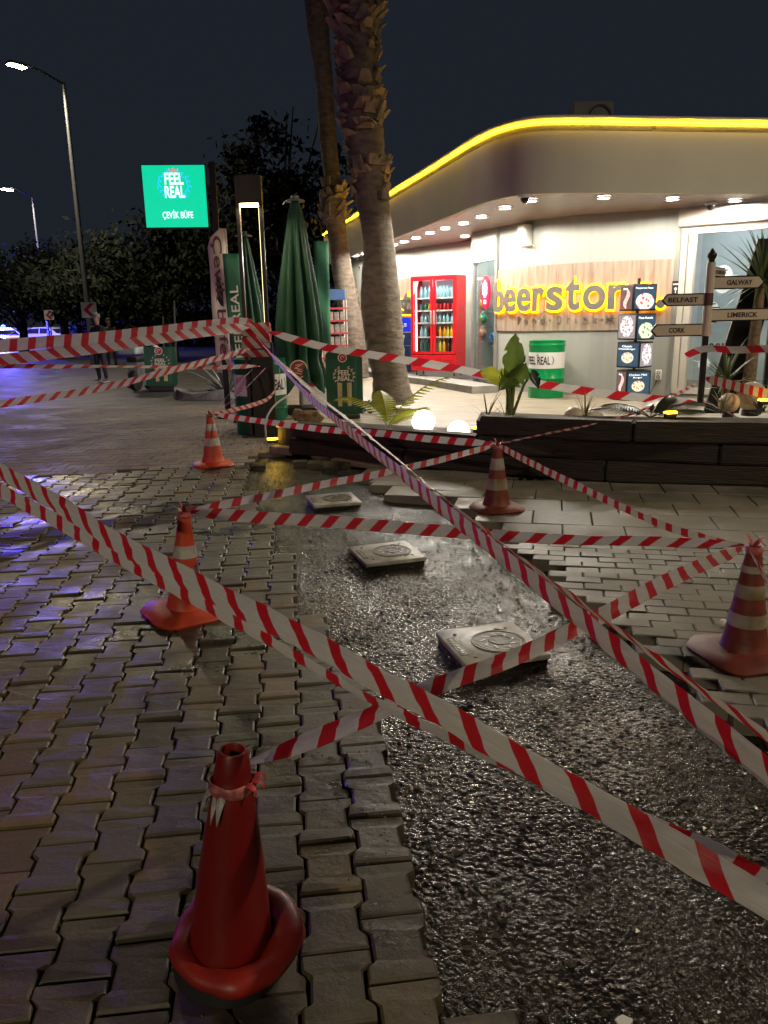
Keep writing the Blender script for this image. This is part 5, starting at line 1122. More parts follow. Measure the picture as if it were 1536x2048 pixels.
cone(CB[:], R(12), 'dirty orange cone with yellowed bands before the sleepers', hgt(990, 890, CB), .105, ((.17, .26), (.33, .42)), m_cdirty, m_bandd, .32, knob=True)
cone(CC[:], R(35), 'orange cone half hidden behind the long tape on the left pavers', hgt(371, 1022, CC), .095, ((.20, .27), (.32, .385)), m_cone, m_band, .34, (0, R(3.6)), knob=True)
cone(CD_[:], R(10), 'dirty cone with peeling bands at the right edge', hgt(1490, 1092, CD_), .098, ((.155, .215), (.285, .345), (.40, .43)), m_cdirty, m_bandd, .34, knob=True)
# the big plain red cone in front
m_rcone = mat('plain_red_cone', (.20, .006, .006), .42, var=.25, vs=5, bump=.12, bs=25, col2=(.34, .035, .008), ramp=(.60, .72))
ce = thing('traffic_cone', 'large plain red cone with swollen ring base in the foreground', 'traffic cone', CE[:], 0, 'traffic cones'); hE = D(463, 1498, CE.y).z; ce.rotation_euler = (0, R(4.2), 0)
mb = MB(); mb.lathe([(.098, .06), (.094, .10), (.085, .18), (.074, .28), (.062, .37), (.052, .44), (.046, hE-.075), (.043, hE-.07), (.043, hE-.055), (.034, hE-.006), (.031, hE), (.026, hE), (.023, hE-.01), (.02, hE-.08)], 44, cap=False, wob=lambda a, z: 1+.012*math.sin(2*a+z*6)); mb.build('cone_body', m_rcone, ce, 60)
mb = MB(); n = 56; mcs = 12; vs = []; fs = []
for i in range(n):
    a = 2*math.pi*i/n; rr = .122+.012*math.cos(a-.6)+.004*math.sin(4*a)+.002*math.sin(9*a+1); tr = .034+.006*math.cos(a-.7)+.002*math.sin(5*a+2); lift = .072+.016*math.sin(a+.1)+.003*math.sin(4*a)
    for k in range(mcs):
        b = 2*math.pi*k/mcs; vs.append(((rr+tr*math.cos(b))*math.cos(a), (rr+tr*math.cos(b))*math.sin(a), max(.036, lift+tr*.85*math.sin(b))))
for i in range(n):
    for k in range(mcs): a, b, c, d = i*mcs+k, i*mcs+(k+1) % mcs, ((i+1) % n)*mcs+(k+1) % mcs, ((i+1) % n)*mcs+k; fs.append((a, d, c, b))
mb.add(vs, fs); mb.build('ring_base', mat('ring_base_red', (.25, .014, .008), .45, var=.3, vs=6, bump=.2, bs=18), ce, 180)
mb = MB(); mb.lathe([(.120, 0), (.132, .004), (.132, .045), (.11, .055)], 40, wob=lambda a, z: 1+.02*math.sin(4*a)); mb.build('rubber_foot', m_blackp, ce, 50)
m_rag = mat('grey_torn_plastic', (.34, .34, .35), .45, var=.4, vs=30, bump=.5, bs=50)
mb = MB(); zr = hE-.085
mb.lathe([(.050, zr-.012), (.053, zr-.004), (.052, zr+.012), (.048, zr+.016)], 26, cap=False, wob=lambda a, z: 1+.05*math.sin(5*a+z*80)); mb.build('tape_knot', mat('knot_tape', (.33, .10, .10), .45, var=.6, vs=60), ce, 60)
for az, el, ln, w, cu in ((R(195), R(-55), .095, .030, .8), (R(225), R(-75), .085, .028, .3), (R(250), R(-60), .075, .024, .6), (R(205), R(-20), .05, .03, 2.2)): mb = MB(); blade(mb, (.048*math.cos(az), .048*math.sin(az), zr), az, el, ln, w, cu, 9, .35); o = mb.build('torn_strip', m_rag, ce, 180)
mb = MB()
for az in (R(-10), R(15), R(-35)): blade(mb, (.046*math.cos(az), .046*math.sin(az), zr+.02), az, R(20), .05, .025, 2.6, 6, .4)
mb.build('torn_strip', mat('red_scrap', (.45, .05, .06), .45, var=.4, vs=40), ce, 180)

# ------------------------------------------------------------------ manhole covers standing proud of the dug ground
m_cov = mat('worn_cover', (.36, .35, .30), .40, var=.5, vs=9, bump=.35, bs=26, rvar=.15, bdist=.006); m_dirt = mat('cover_dirt', (.10, .08, .055), .45, var=.5, vs=14, bump=.6, bs=40); m_frm = mat('wet_black_frame', (.018, .017, .016), .35, var=.3, vs=8, bump=.3)
for (cx, cy_), lab, s in (((.503, 3.433), 'nearest square access cover, clean pale face with round emblem', .42), ((.012, 4.957), 'middle square access cover, muddy brown face', .42), ((-.445, 6.584), 'farthest square access cover below the sleepers', .42)):
    t = thing('manhole_cover', lab, 'manhole cover', (cx, cy_, -.124), R(17)+random.gauss(0, .02), 'access covers in the trench')
    mb = MB(); mb.bbox((0, 0, .042), (s-.02, s-.02, .084), .006); mb.build('frame', m_frm, t); mb = MB(); mb.bbox((0, 0, .1), (s, s, .028), .006); mb.build('cover_plate', m_cov, t, 40)
    zt_ = .1142; TR = Matrix.Translation((0, 0, zt_)) @ Matrix.Rotation(R(-90), 4, 'X')
    for r0, r1, cc in ((.118, .130, (.035, 0)), (.05, .058, (.05, .01))): mb = MB(); ring(mb, cc, r0, r1, -.004, .0, 40, M=TR); mb.build('ring_rib', m_dirt, t)
    mb = MB(); mb.prism([(.035+.116*math.cos(a)*(1+.12*math.sin(3*a)), .116*math.sin(a)*(1+.1*math.cos(2*a))) for a in [2*math.pi*i/30 for i in range(30)]], zt_-.003, zt_+.0015); mb.build('emblem_field', m_dirt, t)
    for k in range(9): a = k*.7; mb = MB(); mb.box((.035+.075*math.cos(a), .075*math.sin(a), zt_+.0022), (.035, .012, .003), rz=a+.6); mb.build('relief', m_cov, t)
    mb = MB(); ring(mb, (.0, 0), .158, .166, -.004, 0, 18, R(-62), R(62), M=TR); mb.build('ring_rib', m_dirt, t)
    for sx, sy in ((-1, -1), (-1, 1), (1, 1), (1, -1)): mb = MB(); mb.lathe([(.009, 0), (.009, .004), (.004, .005)], 10, (sx*.135, sy*.135, zt_)); mb.build('bolt', m_dirt, t)
    mb = MB(); mb.box((-.175, 0, zt_+.0012), (.034, .20, .0025)); pl_ = mb.build('name_strip', m_dirt, t); mb = MB(); [mb.box((-.175, -.08+k*.02, zt_+.0030), (.016, .011, .003)) for k in range(9)]; mb.build('raised_letters', m_cov, pl_)

# ------------------------------------------------------------------ barrier tapes
TM = {}
def tapem(period, shear=1., frac=.42):
    k = (period, shear, frac)
    if k not in TM: TM[k] = tape_mat('barrier_tape_%d' % len(TM), period, frac, shear)
    return TM[k]
def tape(label, pts, w=.075, roll=(0,), period=.11, shear=1., frac=.42, pinch=(0, 0), n=22, bow=.12, seed=0, jit=.22):
    r = random.Random(seed); P_ = crom(pts, n); N_ = len(P_); L_ = [0]
    for a, b in zip(P_, P_[1:]): L_.append(L_[-1]+(b-a).length)
    vs = []; fs = []; uv = []; nc = 4; ph = r.random()*9
    for i, p in enumerate(P_):
        f = L_[i]/L_[-1]; t = (P_[min(i+1, N_-1)]-P_[max(i-1, 0)]).normalized(); up = Vector((0, 0, 1)); up = (up-t*up.dot(t)).normalized(); sd_ = t.cross(up)
        k = f*(len(roll)-1); j = min(int(k), max(0, len(roll)-2)); ro = roll[0] if len(roll) == 1 else roll[j]+(roll[j+1]-roll[j])*(k-j)
        ro = R(ro)+jit*mnoise.noise((L_[i]*1.1, ph, 0)); wd = up*math.cos(ro)+sd_*math.sin(ro); nn = t.cross(wd); ww = w
        d0 = L_[i]; d1 = L_[-1]-L_[i]
        if pinch[0]: ww *= min(1, .22+d0/pinch[0])
        if pinch[1]: ww *= min(1, .22+d1/pinch[1])
        for c in range(nc+1):
            s = c/nc-.5; vs.append(p+wd*(ww*s)+nn*(bow*w*(.25-s*s)*2*(.6+.8*mnoise.noise((L_[i]*2.2, ph+3, 1))))+nn*(w*.10*mnoise.noise((L_[i]*9, s*2.5+ph, 4))+w*.05*mnoise.noise((L_[i]*23, s*5+ph, 7)))+wd*(w*.05*mnoise.noise((L_[i]*3, ph, 9)))); uv.append((L_[i], s*2))
    for i in range(N_-1):
        for c in range(nc): a = i*(nc+1)+c; fs.append((a, a+nc+1, a+nc+2, a+1))
    org = pts[0] if isinstance(pts[0], Vector) else Vector(pts[0]); me = bpy.data.meshes.new('barrier_tape'); me.from_pydata([v-org for v in vs], [], fs); me.materials.append(tapem(period, shear, frac)); ul = me.uv_layers.new(name='UVMap')
    for l in me.loops: ul.data[l.index].uv = uv[l.vertex_index]
    me.polygons.foreach_set('use_smooth', [True]*len(me.polygons)); me.update(); o = obj('barrier_tape', me); o.location = org
    return tag(o, label, 'barrier tape', 'red and white barrier tapes')
def line(pa, Ya, pb, Yb, mids):
    """pixel way-points between two surveyed ends; depth varies as along a straight span"""
    out = []; xs = [pa]+mids+[pb]; tot = math.hypot(pb[0]-pa[0], pb[1]-pa[1])
    for q in xs: f = math.hypot(q[0]-pa[0], q[1]-pa[1])/tot; out.append(D(q[0], q[1], 1/((1-f)/Ya+f/Yb)))
    return out
# the two near tapes sweeping across the foreground
tape('near foreground tape, the upper one of the pair sweeping left to right', line((-60, 908), 2.75, (1640, 1862), .98, [(117, 1009), (234, 1083), (352, 1146), (469, 1206), (586, 1265), (720, 1342), (850, 1408), (1000, 1497), (1150, 1580), (1300, 1668), (1450, 1757)]), .066, (0, 0, 5, 0), .115, .42, .34, seed=1, jit=.10)
tape('near foreground tape, the lower one of the pair crossing under its twin', line((-60, 948), 2.95, (1640, 1808), 1.08, [(117, 1045), (234, 1113), (352, 1178), (469, 1244), (586, 1309), (720, 1386), (850, 1452), (1000, 1520), (1150, 1578), (1300, 1645), (1450, 1715)]), .058, (5, 5, 30, 25), .115, -.05, .34, seed=2, jit=.08)
# the long diagonal pair from the post to the right edge
PT = (512, 672)
tape('long diagonal tape from the lamp post, the broad striped one', line(PT, YP-.2, (1640, 1625), 1.12, [(590, 765), (669, 838), (778, 927), (879, 1010), (947, 1066), (1037, 1138), (1132, 1215), (1198, 1268), (1273, 1330), (1368, 1407), (1450, 1473), (1536, 1543)]), .056, (45, 20, 10, 5, 0, 0), .115, .38, .36, (.3, 0), seed=3)
tape('long diagonal tape from the lamp post, the one turned edge-on', line((525, 690), YP-.25, (1640, 1552), 1.2, [(620, 778), (710, 849), (810, 931), (901, 1006), (974, 1062), (1066, 1135), (1190, 1226), (1260, 1277), (1355, 1346), (1450, 1413), (1536, 1474)]), .055, (20, 60, 78, 75, 60, 45, 35), .115, .6, .42, (.3, 0), seed=4)
# left: from the post out over the road
tape('tape from the lamp post to the left edge, the topmost one', line((505, 640), YP-.2, (-80, 699), 8.2, [(380, 655), (250, 670), (120, 682), (0, 692)]), .13, (0,), .19, .3, .42, (.3, 0), seed=5)
tape('tape from the lamp post to the left edge, the second one just below the top', line((503, 652), YP-.25, (-80, 728), 7.9, [(380, 668), (250, 688), (120, 706), (0, 719)]), .12, (12,), .19, -.8, .42, (.3, 0), seed=6)
tape('thin flat tape from the lamp post to the left edge', line((520, 732), YP-.2, (-80, 732), 8.0, [(400, 735), (250, 733), (120, 733), (0, 732)]), .06, (5, 40, 70, 40, 20), .20, .6, .42, (.3, 0), seed=7)
tape('sagging tape from the lamp post to the lower left edge', line((500, 698), YP-.25, (-80, 822), 6.6, [(430, 718), (330, 744), (220, 772), (110, 792), (0, 808)]), .07, (30, 10, 0, 20, 0), .17, 1.0, .42, (.3, 0), seed=8)
# along the shop front
tape('tape along the shop front from the lamp post to the finger post', line((535, 663), YP-.15, (1396, 806), 8.7, [(640, 692), (760, 712), (900, 735), (1010, 757), (1130, 776), (1260, 793)]), .095, (0,), .40, -.9, .40, (.3, .2), seed=9, jit=.05)
# around the far orange cone
def top(c, px, py): return D(px, py, c.y)
tape('tape from the banded cone up to the lamp post, left strand', [top(CA, 427, 828), D(465, 780, 9.2), D(505, 738, YP-.25)], .045, (30, 60), .11, 1, .42, (.2, .2), seed=10)
tape('tape from the banded cone up to the lamp post, right strand', [top(CA, 428, 828), D(480, 787, 9.2), D(532, 735, YP-.2)], .04, (60, 70), .11, 1, .42, (.2, .2), seed=11)
tape('slack tape from the banded cone curving up round the barrel', [top(CA, 428, 829), D(475, 818, 8.9), D(535, 798, 9.8), D(556, 765, 10.3), D(560, 735, 10.45)], .055, (10,), .17, 1, .42, (.2, 0), seed=12)
tape('tape from the banded cone along the sleepers to the dirty cone', line((428, 829), CA.y, (990, 887), CB.y, [(520, 842), (640, 858), (760, 867), (880, 880)]), .06, (0,), .17, -.3, .42, (.25, .25), seed=13)
# between the other cones
tape('tape from the dirty cone down left to the half hidden cone', line((990, 890), CB.y, (376, 1022), CC.y, [(880, 920), (760, 947), (640, 970), (520, 995)]), .045, (25,), .15, .3, .42, (.25, .25), seed=14)
tape('tape across the trench from the half hidden cone to the right edge cone', line((374, 1024), CC.y, (1488, 1090), CD_.y, [(480, 1032), (600, 1040), (720, 1048), (860, 1060), (1000, 1072), (1150, 1080), (1320, 1083)]), .062, (0, 0, 5, 25, 30), .125, -.45, .42, (.2, .2), seed=15, jit=.06)
tape('twisted tape from the dirty cone to the right edge cone', line((994, 890), CB.y, (1486, 1089), CD_.y, [(1060, 925), (1130, 960), (1220, 1003), (1320, 1048), (1410, 1076)]), .056, (10, 5, 20, 40), .125, -.25, .42, (.25, .3), seed=16)
tape('near tape from the right edge cone down to the foreground red cone', line((1484, 1096), CD_.y, (484, 1528), CE.y+.02, [(1330, 1165), (1200, 1232), (1050, 1305), (860, 1378), (740, 1432), (600, 1488)]), .058, (65, 40, 10, 0, 5), .125, .15, .42, (.2, .22), seed=17)
tape('tape from the dirty cone rising to the finger post', line((996, 888), CB.y, (1392, 768), 8.7, [(1090, 868), (1180, 850), (1250, 832), (1320, 805)]), .05, (55, 60, 40, 5), .15, .8, .42, (.25, .2), seed=18)
tape('tape from the finger post to the right edge at middle height', line((1412, 757), 8.7, (1640, 818), 7.4, [(1470, 772), (1536, 789)]), .1, (0,), .12, .1, .42, (.1, 0), seed=19)
tape('tape from the finger post to the right edge at the top', line((1372, 712), 8.65, (1640, 694), 7.6, [(1408, 698), (1470, 700), (1536, 697)]), .075, (30, 10, 0), .35, .5, .42, seed=20)
tape('pale tape from the foot of the finger post down to the right edge', line((1408, 802), 8.65, (1640, 915), 7.0, [(1470, 832), (1536, 868)]), .09, (50, 60), .5, .5, .15, seed=21)
tape('short tape hanging from the right edge cone', [top(CD_, 1494, 1095), D(1515, 1130, CD_.y-.1), D(1560, 1200, CD_.y-.3), D(1640, 1300, CD_.y-.5)], .055, (20,), .13, 1, .42, (.2, 0), seed=22)
# litter
mb = MB(); mb.prism([(0, 0), (.03, .006), (.034, .02), (.012, .028), (-.008, .016)], 0, .006); o = mb.build('paper_scrap', m_white); q = G(1240, 2043, -.06); o.location = (q.x, q.y, -.078); o.rotation_euler = (R(12), R(8), 0); tag(o, 'crumpled white paper scrap at the bottom edge of the trench', 'litter')
mb = MB(); mb.sphere((0, 0, .02), .022, 8, 6); o = mb.build('paper_scrap', m_white, None, 180); q = G(1446, 1254, 0); o.location = q; tag(o, 'small white paper ball left of the right edge cone', 'litter')

# ------------------------------------------------------------------ street: lamps, trees, signs, cars, people
m_galv = mat('galvanised_pole', (.10, .105, .12), .5, .4, var=.1)
def street_lamp(label, base, h, arm, e, name='street_lamp', sz=1.):
    t = thing(name, label, 'street lamp', base, 0, 'street lamps'); mb = MB(); mb.tube([(0, 0, 0), (0, 0, h*.5), (0, 0, h)], [.11, .09, .06], 12); mb.build('pole', m_galv, t, 60)
    mb = MB(); a = Vector(arm); mb.tube([(0, 0, h-.05), a*.5+Vector((0, 0, h+.12)), a*.9+Vector((0, 0, h+.15))], [.045, .04, .035], 8); mb.build('arm', mat('arm_dark', (.06, .06, .07), .5, .4), t, 60)
    ang = math.atan2(a.y, a.x); mb = MB(); mb.bbox((a.x, a.y, h+.16), (.62, .26, .10), .03, rz=ang); mb.build('lamp_head', m_galv, t, 40); mb = MB(); mb.bbox((a.x, a.y, h+.10), (.44*sz, .2*sz, .03*sz), .01, rz=ang); mb.build('lens', emis('street_led', (1, .85, .45), 120), t)
    lamp('street_lamp_light', 'SPOT', (a.x, a.y, h+.02), e, (1, .83, .56), .15, t, None, R(165), .4); return t
A1 = D(127, 165, 30); HD = D(33, 132, 28.5); street_lamp('tall street lamp with bright head at the upper left', (A1.x, 30, 0), A1.z, (HD.x-A1.x, HD.y-30, HD.z-A1.z), 1800, sz=1.3)
A2 = D(64, 392, 56); H2 = D(14, 377, 54); street_lamp('farther street lamp with small white head at the left edge', (A2.x, 56, 0), A2.z, (H2.x-A2.x, H2.y-56, H2.z-A2.z), 2600, sz=1.6)
street_lamp('added unseen street lamp standing behind the viewer', (-10.0, -17.0, 0), 8.5, (2.6, .6, 0), 4300)  # unseen lamp, added to light the foreground and the fronts of things
street_lamp('added unseen street lamp standing right of the viewer', (13.5, .5, 0), 8.5, (-2.4, .6, 0), 2000)  # second unseen lamp, added to brighten the fascia and the signpost
# thin poles
for px, y0, y1, Y, lab in ((352, 600, 735, 24, 'thin grey pole beside the agave bed'), (330, 632, 740, 27, 'short grey pole farther left behind the small board')):
    b = D(px, y1, Y); tp = D(px-4, y0, Y); mb = MB(); mb.tube([(0, 0, 0), (tp.x-b.x, 0, tp.z)], [.035, .03], 8); mb.lathe([(.06, 0), (.06, .05)], 10); o = mb.build('thin_pole', m_galv); o.location = (b.x, Y, 0); tag(o, lab, 'pole')
m_crown = mat('night_foliage', (.012, .018, .012), .9, spec=.15, var=.5, vs=1.2); m_crown2 = mat('grey_olive_foliage', (.020, .024, .018), .9, spec=.15, var=.45, vs=1.2); m_tbark = mat('tree_bark', (.06, .05, .04), .85, var=.4, vs=8, bump=.5)
m_crown3 = mat('painted_glow_foliage', (.045, .058, .045), .85, spec=.2, var=.4, vs=1.2)  # paler leaf colour stands in for the police glow on the left trees
def tree(label, px, py_base, Y, htop, spread, m, seed, crown_lo=.3, nleaf=5200, leaf=.17):
    r = np.random.default_rng(seed); rr = random.Random(seed); b = D(px, 640, Y); t = thing('street_tree', label, 'tree', (b.x, Y, 0), 0, 'trees along the street'); mb = MB()
    mb.tube([(0, 0, -.05), (rr.uniform(-.2, .2), 0, htop*.3), (rr.uniform(-.3, .3), 0, htop*.6)], [.28, .2, .1], 10); mb.build('trunk', m_tbark, t, 60); cl = []
    for k in range(9):
        a = rr.uniform(0, 6.28); e = Vector((math.cos(a)*spread*rr.uniform(.3, .85), math.sin(a)*spread*rr.uniform(.3, .7), htop*rr.uniform(crown_lo+.12, .93))); mb = MB(); mb.tube([(0, 0, htop*rr.uniform(.2, .45)), e*.5+Vector((0, 0, htop*.18)), e], [.10, .06, .02], 6); mb.build('limb', m_tbark, t, 60)
    NC = 46; c = r.normal(size=(NC, 3)); c /= np.linalg.norm(c, axis=1)[:, None]; c *= (r.random(NC)**.45)[:, None]; zc = htop*(1+crown_lo)/2; hz = htop*(1-crown_lo)/2
    c = c*np.array([spread, spread*.8, hz*.9])+np.array([0, 0, zc]); s = r.uniform(.45, 1.0, NC)*spread*.34; w = r.integers(0, NC, nleaf)
    p = c[w]+r.normal(size=(nleaf, 3))*s[w][:, None]*np.array([.62, .62, .5]); u = r.normal(size=(nleaf, 3)); u /= np.linalg.norm(u, axis=1)[:, None]; v = np.cross(u, r.normal(size=(nleaf, 3))); v /= np.linalg.norm(v, axis=1)[:, None]; l = r.uniform(.5, 1.2, nleaf)[:, None]*leaf
    V_ = np.stack([p-u*l, p+v*l*.45, p+u*l, p-v*l*.45], 1).reshape(-1, 3); me = bpy.data.meshes.new('crown'); me.from_pydata(V_.tolist(), [], np.arange(nleaf*4).reshape(-1, 4).tolist()); me.materials.append(m); obj('crown', me, t)
tree('broad dark tree behind the tall street lamp', 215, 690, 37, 6.0, 3.2, m_crown3, 1, .2); tree('tree at the left edge lit blue by the police lights', 40, 690, 46, 6.0, 3.4, m_crown3, 2, .28)
tree('dark tree left of the green sign box', 130, 690, 42, 5.6, 2.6, m_crown3, 3, .25); tree('dark tree below the green sign box', 340, 690, 33, 6.0, 2.8, m_crown, 4, .15); tree('tall grey olive tree behind the closed parasol', 570, 690, 31, 9.8, 2.6, m_crown2, 5, .2, 6500)
tree('tree between the lamp post and the green sign box', 450, 690, 36, 8.2, 3.0, m_crown, 6, .15, 6000); tree('low dark tree behind the thin palm', 640, 690, 40, 8.0, 2.6, m_crown, 7, .1); tree('dark tree filling the gap left of the parked cars', 290, 690, 52, 7.5, 4.0, m_crown, 8, .1, 6000)
# low hedge closing the view under the trees
mb = MB(); r = np.random.default_rng(5); nl = 9000; P0 = D(150, 660, 58); P1 = D(660, 660, 48); f = r.random(nl); p = np.array(P0[:])[None]*(1-f)[:, None]+np.array(P1[:])[None]*f[:, None]; p[:, 2] = r.random(nl)**.8*2.3; p[:, 1] += r.normal(size=nl)*.6; u = r.normal(size=(nl, 3)); u /= np.linalg.norm(u, axis=1)[:, None]; v = np.cross(u, r.normal(size=(nl, 3))); v /= np.linalg.norm(v, axis=1)[:, None]; l = r.uniform(.1, .28, nl)[:, None]
me = bpy.data.meshes.new('hedge'); me.from_pydata(np.stack([p-u*l, p+v*l*.6, p+u*l, p-v*l*.6], 1).reshape(-1, 3).tolist(), [], np.arange(nl*4).reshape(-1, 4).tolist()); me.materials.append(m_crown); tag(obj('hedge', me), 'dark hedge along the far side under the trees', 'hedge')
# chevron boards
m_chev = mat('chevron_white', (.62, .62, .66), .4, var=.05); m_chr = mat('chevron_red', (.45, .02, .05), .4, var=.05)
def chevron(label, px, py, Y, s, rz):
    c = D(px, py, Y); t = thing('chevron_sign', label, 'road sign', (c.x, Y, 0), rz, 'chevron boards'); h = s*Y/FPX; mb = MB(); mb.box((0, 0, c.z), (h, .02, h)); mb.build('board', m_chev, t)
    mb = MB(); q = h/2; mb.plate([(-q*.7, c.z), (q*.15, c.z+q*.85), (q*.75, c.z+q*.85), (-q*.1, c.z), (q*.75, c.z-q*.85), (q*.15, c.z-q*.85)], -.016, -.011); mb.build('chevron', m_chr, t); mb = MB(); mb.tube([(0, .04, 0), (0, .04, c.z+h/2)], .03, 8); mb.build('post', m_galv, t)
chevron('white board with red chevron behind the standing man', 178, 620, 27, 29, R(3)); chevron('smaller far chevron board above the parked cars', 98, 630, 40, 18, R(3))
# cars
def car(label, loc, rz, body, cat='car', police=False, lights=False, name='parked_car', redk=.9):
    t = thing(name, label, cat, loc, rz, None if police else 'cars parked on the far road'); L_ = 4.4; W_ = 1.76
    side = [(-2.2, .35), (-2.18, .72), (-2.05, .90), (-1.55, .98), (-.95, 1.38), (-.5, 1.46), (.45, 1.45), (.9, 1.30), (1.35, .98), (2.0, .86), (2.18, .66), (2.2, .35), (1.75, .28), (-1.75, .28)]
    n = len(side); vs = []; fs = []; ys = (-.88, -.80, 0, .80, .88)
    for y in ys:
        for x, z in side: k = 1 if abs(y) < .85 else .985; nar = (1-.16*max(0, z-.95)/.5) ; vs.append((x*k, y*nar, z if abs(y) < .85 else .3+(z-.3)*.97))
    for j in range(len(ys)-1):
        for i in range(n): a, b = j*n+i, j*n+(i+1) % n; fs.append((a, b, b+n, a+n))
    fs += [tuple(range(n)), tuple(range((len(ys)-1)*n, len(ys)*n))[::-1]]; mb = MB(); mb.add(vs, fs); mb.build('body', body, t, 35)
    gm = mat('car_glass', (.02, .022, .028), .08, var=0)
    for s in (-1, 1):
        mb = MB(); q = [(-1.40, 1.0), (-.92, 1.33), (-.05, 1.39), (-.05, 1.0)]; mb.add([(x, s*(.885-.14*max(0, z-.95)/.5*1.0)+s*.004, z) for x, z in q], [(0, 1, 2, 3)]); mb.build('window', gm, t)
        mb = MB(); q = [(.03, 1.0), (.03, 1.39), (.42, 1.385), (.80, 1.28), (1.15, 1.0)]; mb.add([(x, s*(.885-.14*max(0, z-.95)/.5)+s*.004, z) for x, z in q], [(0, 1, 2, 3, 4)]); mb.build('window', gm, t)
    mb = MB(); mb.add([(1.33, -.70, 1.0), (1.33, .70, 1.0), (.90, .62, 1.31), (.90, -.62, 1.31)], [(0, 1, 2, 3)]); o = mb.build('windscreen', gm, t); o.location = (.012, 0, .012)
    mb = MB(); mb.add([(-1.53, -.70, 1.0), (-1.53, .70, 1.0), (-.98, .62, 1.37), (-.98, -.62, 1.37)], [(0, 3, 2, 1)]); o = mb.build('rear_window', gm, t); o.location = (-.014, 0, .014)
    for x in (-1.35, 1.38):
        for s in (-1, 1):
            mb = MB(); M_ = Matrix.Translation((x, s*.80, .31)) @ Matrix.Rotation(R(90), 4, 'X'); mb.lathe([(.2, -.1), (.31, -.09), (.31, .09), (.2, .1)], 20, M=M_); w = mb.build('wheel', m_blackp, t, 40); mb = MB(); mb.lathe([(.19, -.104), (.19, .104)], 14, M=M_); mb.build('rim', m_alu, w)
    for s in (-1, 1):
        mb = MB(); mb.bbox((2.12, s*.66, .70), (.14, .32, .13), .03); mb.build('headlight', emis('headlight_on', (1, .95, .85), 9) if lights else m_white, t); mb = MB(); mb.bbox((-2.13, s*.68, .78), (.10, .26, .16), .03); mb.build('tail_light', mat('tail_red', (.35, .01, .01), .3, emit=.6, ecol=(1, .02, .02)), t)
        mb = MB(); mb.bbox((.95, s*.97, 1.0), (.12, .16, .12), .03); mb.build('mirror', body, t)
    if police:
        mb = MB(); mb.bbox((.0, 0, 1.50), (.3, 1.1, .06), .02); mb.build('light_bar_base', m_blackp, t)
        for s, cm, cl, e in ((-1, emis('police_red', (1, .02, .10), 12), (1, .03, .35), police*redk), (1, emis('police_blue', (.02, .04, 1), 14), (.05, .06, 1), police)):
            mb = MB(); mb.bbox((0, s*.30, 1.58), (.26, .46, .10), .03); mb.build('beacon', cm, t); lamp('beacon_light', 'POINT', (0, s*.30, 1.86), e, cl, .15, t)
    return t
m_cw = mat('white_car_paint', (.62, .62, .62), .25, var=.03); m_cs = mat('silver_car_paint', (.35, .36, .38), .25, .5, var=.03); m_cd = mat('dark_car_paint', (.03, .03, .035), .25, var=.03)
def gcar(px, Y): return (D(px, 660, Y).x, Y, 0)
car('white car parked far off below the small chevron board', gcar(92, 60), R(-12), m_cw); car('white car parked far off left of the small chevron board', gcar(38, 63), R(-25), m_cw); car('silver car parked far off right of the white ones', gcar(130, 66), R(5), m_cs); car('dark car parked far off behind the standing man', gcar(160, 62), R(3), m_cd)
car('white police car with red and blue beacons at the far left edge', gcar(-5, 52), R(-35), m_cw, 'police car', 9000, name='police_car', redk=.03)
car('added unseen white police car with beacons left of the view', (-5.7, 6.5, 0), R(110), m_cw, 'police car', 34, lights=True, name='police_car', redk=1.1)  # out-of-view car added so its beacons tint the left tapes and pavers
# scooter with box
q = G(283, 782, 0); t = thing('delivery_scooter', 'parked scooter with pale top box left of the small green board', 'scooter', (q.x, q.y+.6, 0), R(80))
for x in (-.62, .62):
    M_ = Matrix.Translation((x, 0, .25)) @ Matrix.Rotation(R(90), 4, 'X'); mb = MB(); mb.lathe([(.14, -.05), (.24, -.055), (.25, 0), (.24, .055), (.14, .05)], 18, M=M_); w = mb.build('wheel', m_blackp, t, 50); mb = MB(); mb.lathe([(.13, -.03), (.13, .03)], 12, M=M_); mb.build('rim', m_alu, w)
m_sc = mat('scooter_grey', (.22, .23, .26), .3, var=.05); mb = MB(); mb.plate([(-.75, .42), (-.3, .30), (.25, .27), (.32, .85), (.42, .95), (.50, .80), (.40, .30), (.2, .18), (-.3, .2), (-.7, .3)], -.13, .13); mb.build('body', m_sc, t, 30)
mb = MB(); mb.bbox((-.35, 0, .72), (.75, .28, .12), .04); mb.build('seat', m_blackp, t); mb = MB(); mb.plate([(-.70, .40), (-.05, .32), (0, .66), (-.72, .66)], -.12, .12); mb.build('rear_cowl', m_sc, t)
mb = MB(); mb.tube([(.62, 0, .25), (.5, 0, .7), (.40, 0, 1.05)], .03, 8); mb.build('fork', m_alu, t); mb = MB(); mb.tube([(.30, -.34, 1.08), (.40, -.12, 1.05), (.40, .12, 1.05), (.30, .34, 1.08)], .016, 8); mb.build('handlebar', m_blackp, t)
mb = MB(); mb.sphere((.50, 0, .92), .10, 12, 8); mb.build('headlight', m_white, t, 180); mb = MB(); mb.bbox((-.72, 0, 1.02), (.42, .46, .36), .05); mb.build('top_box', mat('top_box_grey', (.40, .46, .50), .35), t)
for s in (-1, 1): mb = MB(); mb.tube([(.36, s*.22, 1.08), (.34, s*.30, 1.24)], .008, 6); mb.bbox((.33, s*.32, 1.28), (.03, .12, .08), .02); mb.build('mirror', m_blackp, t)
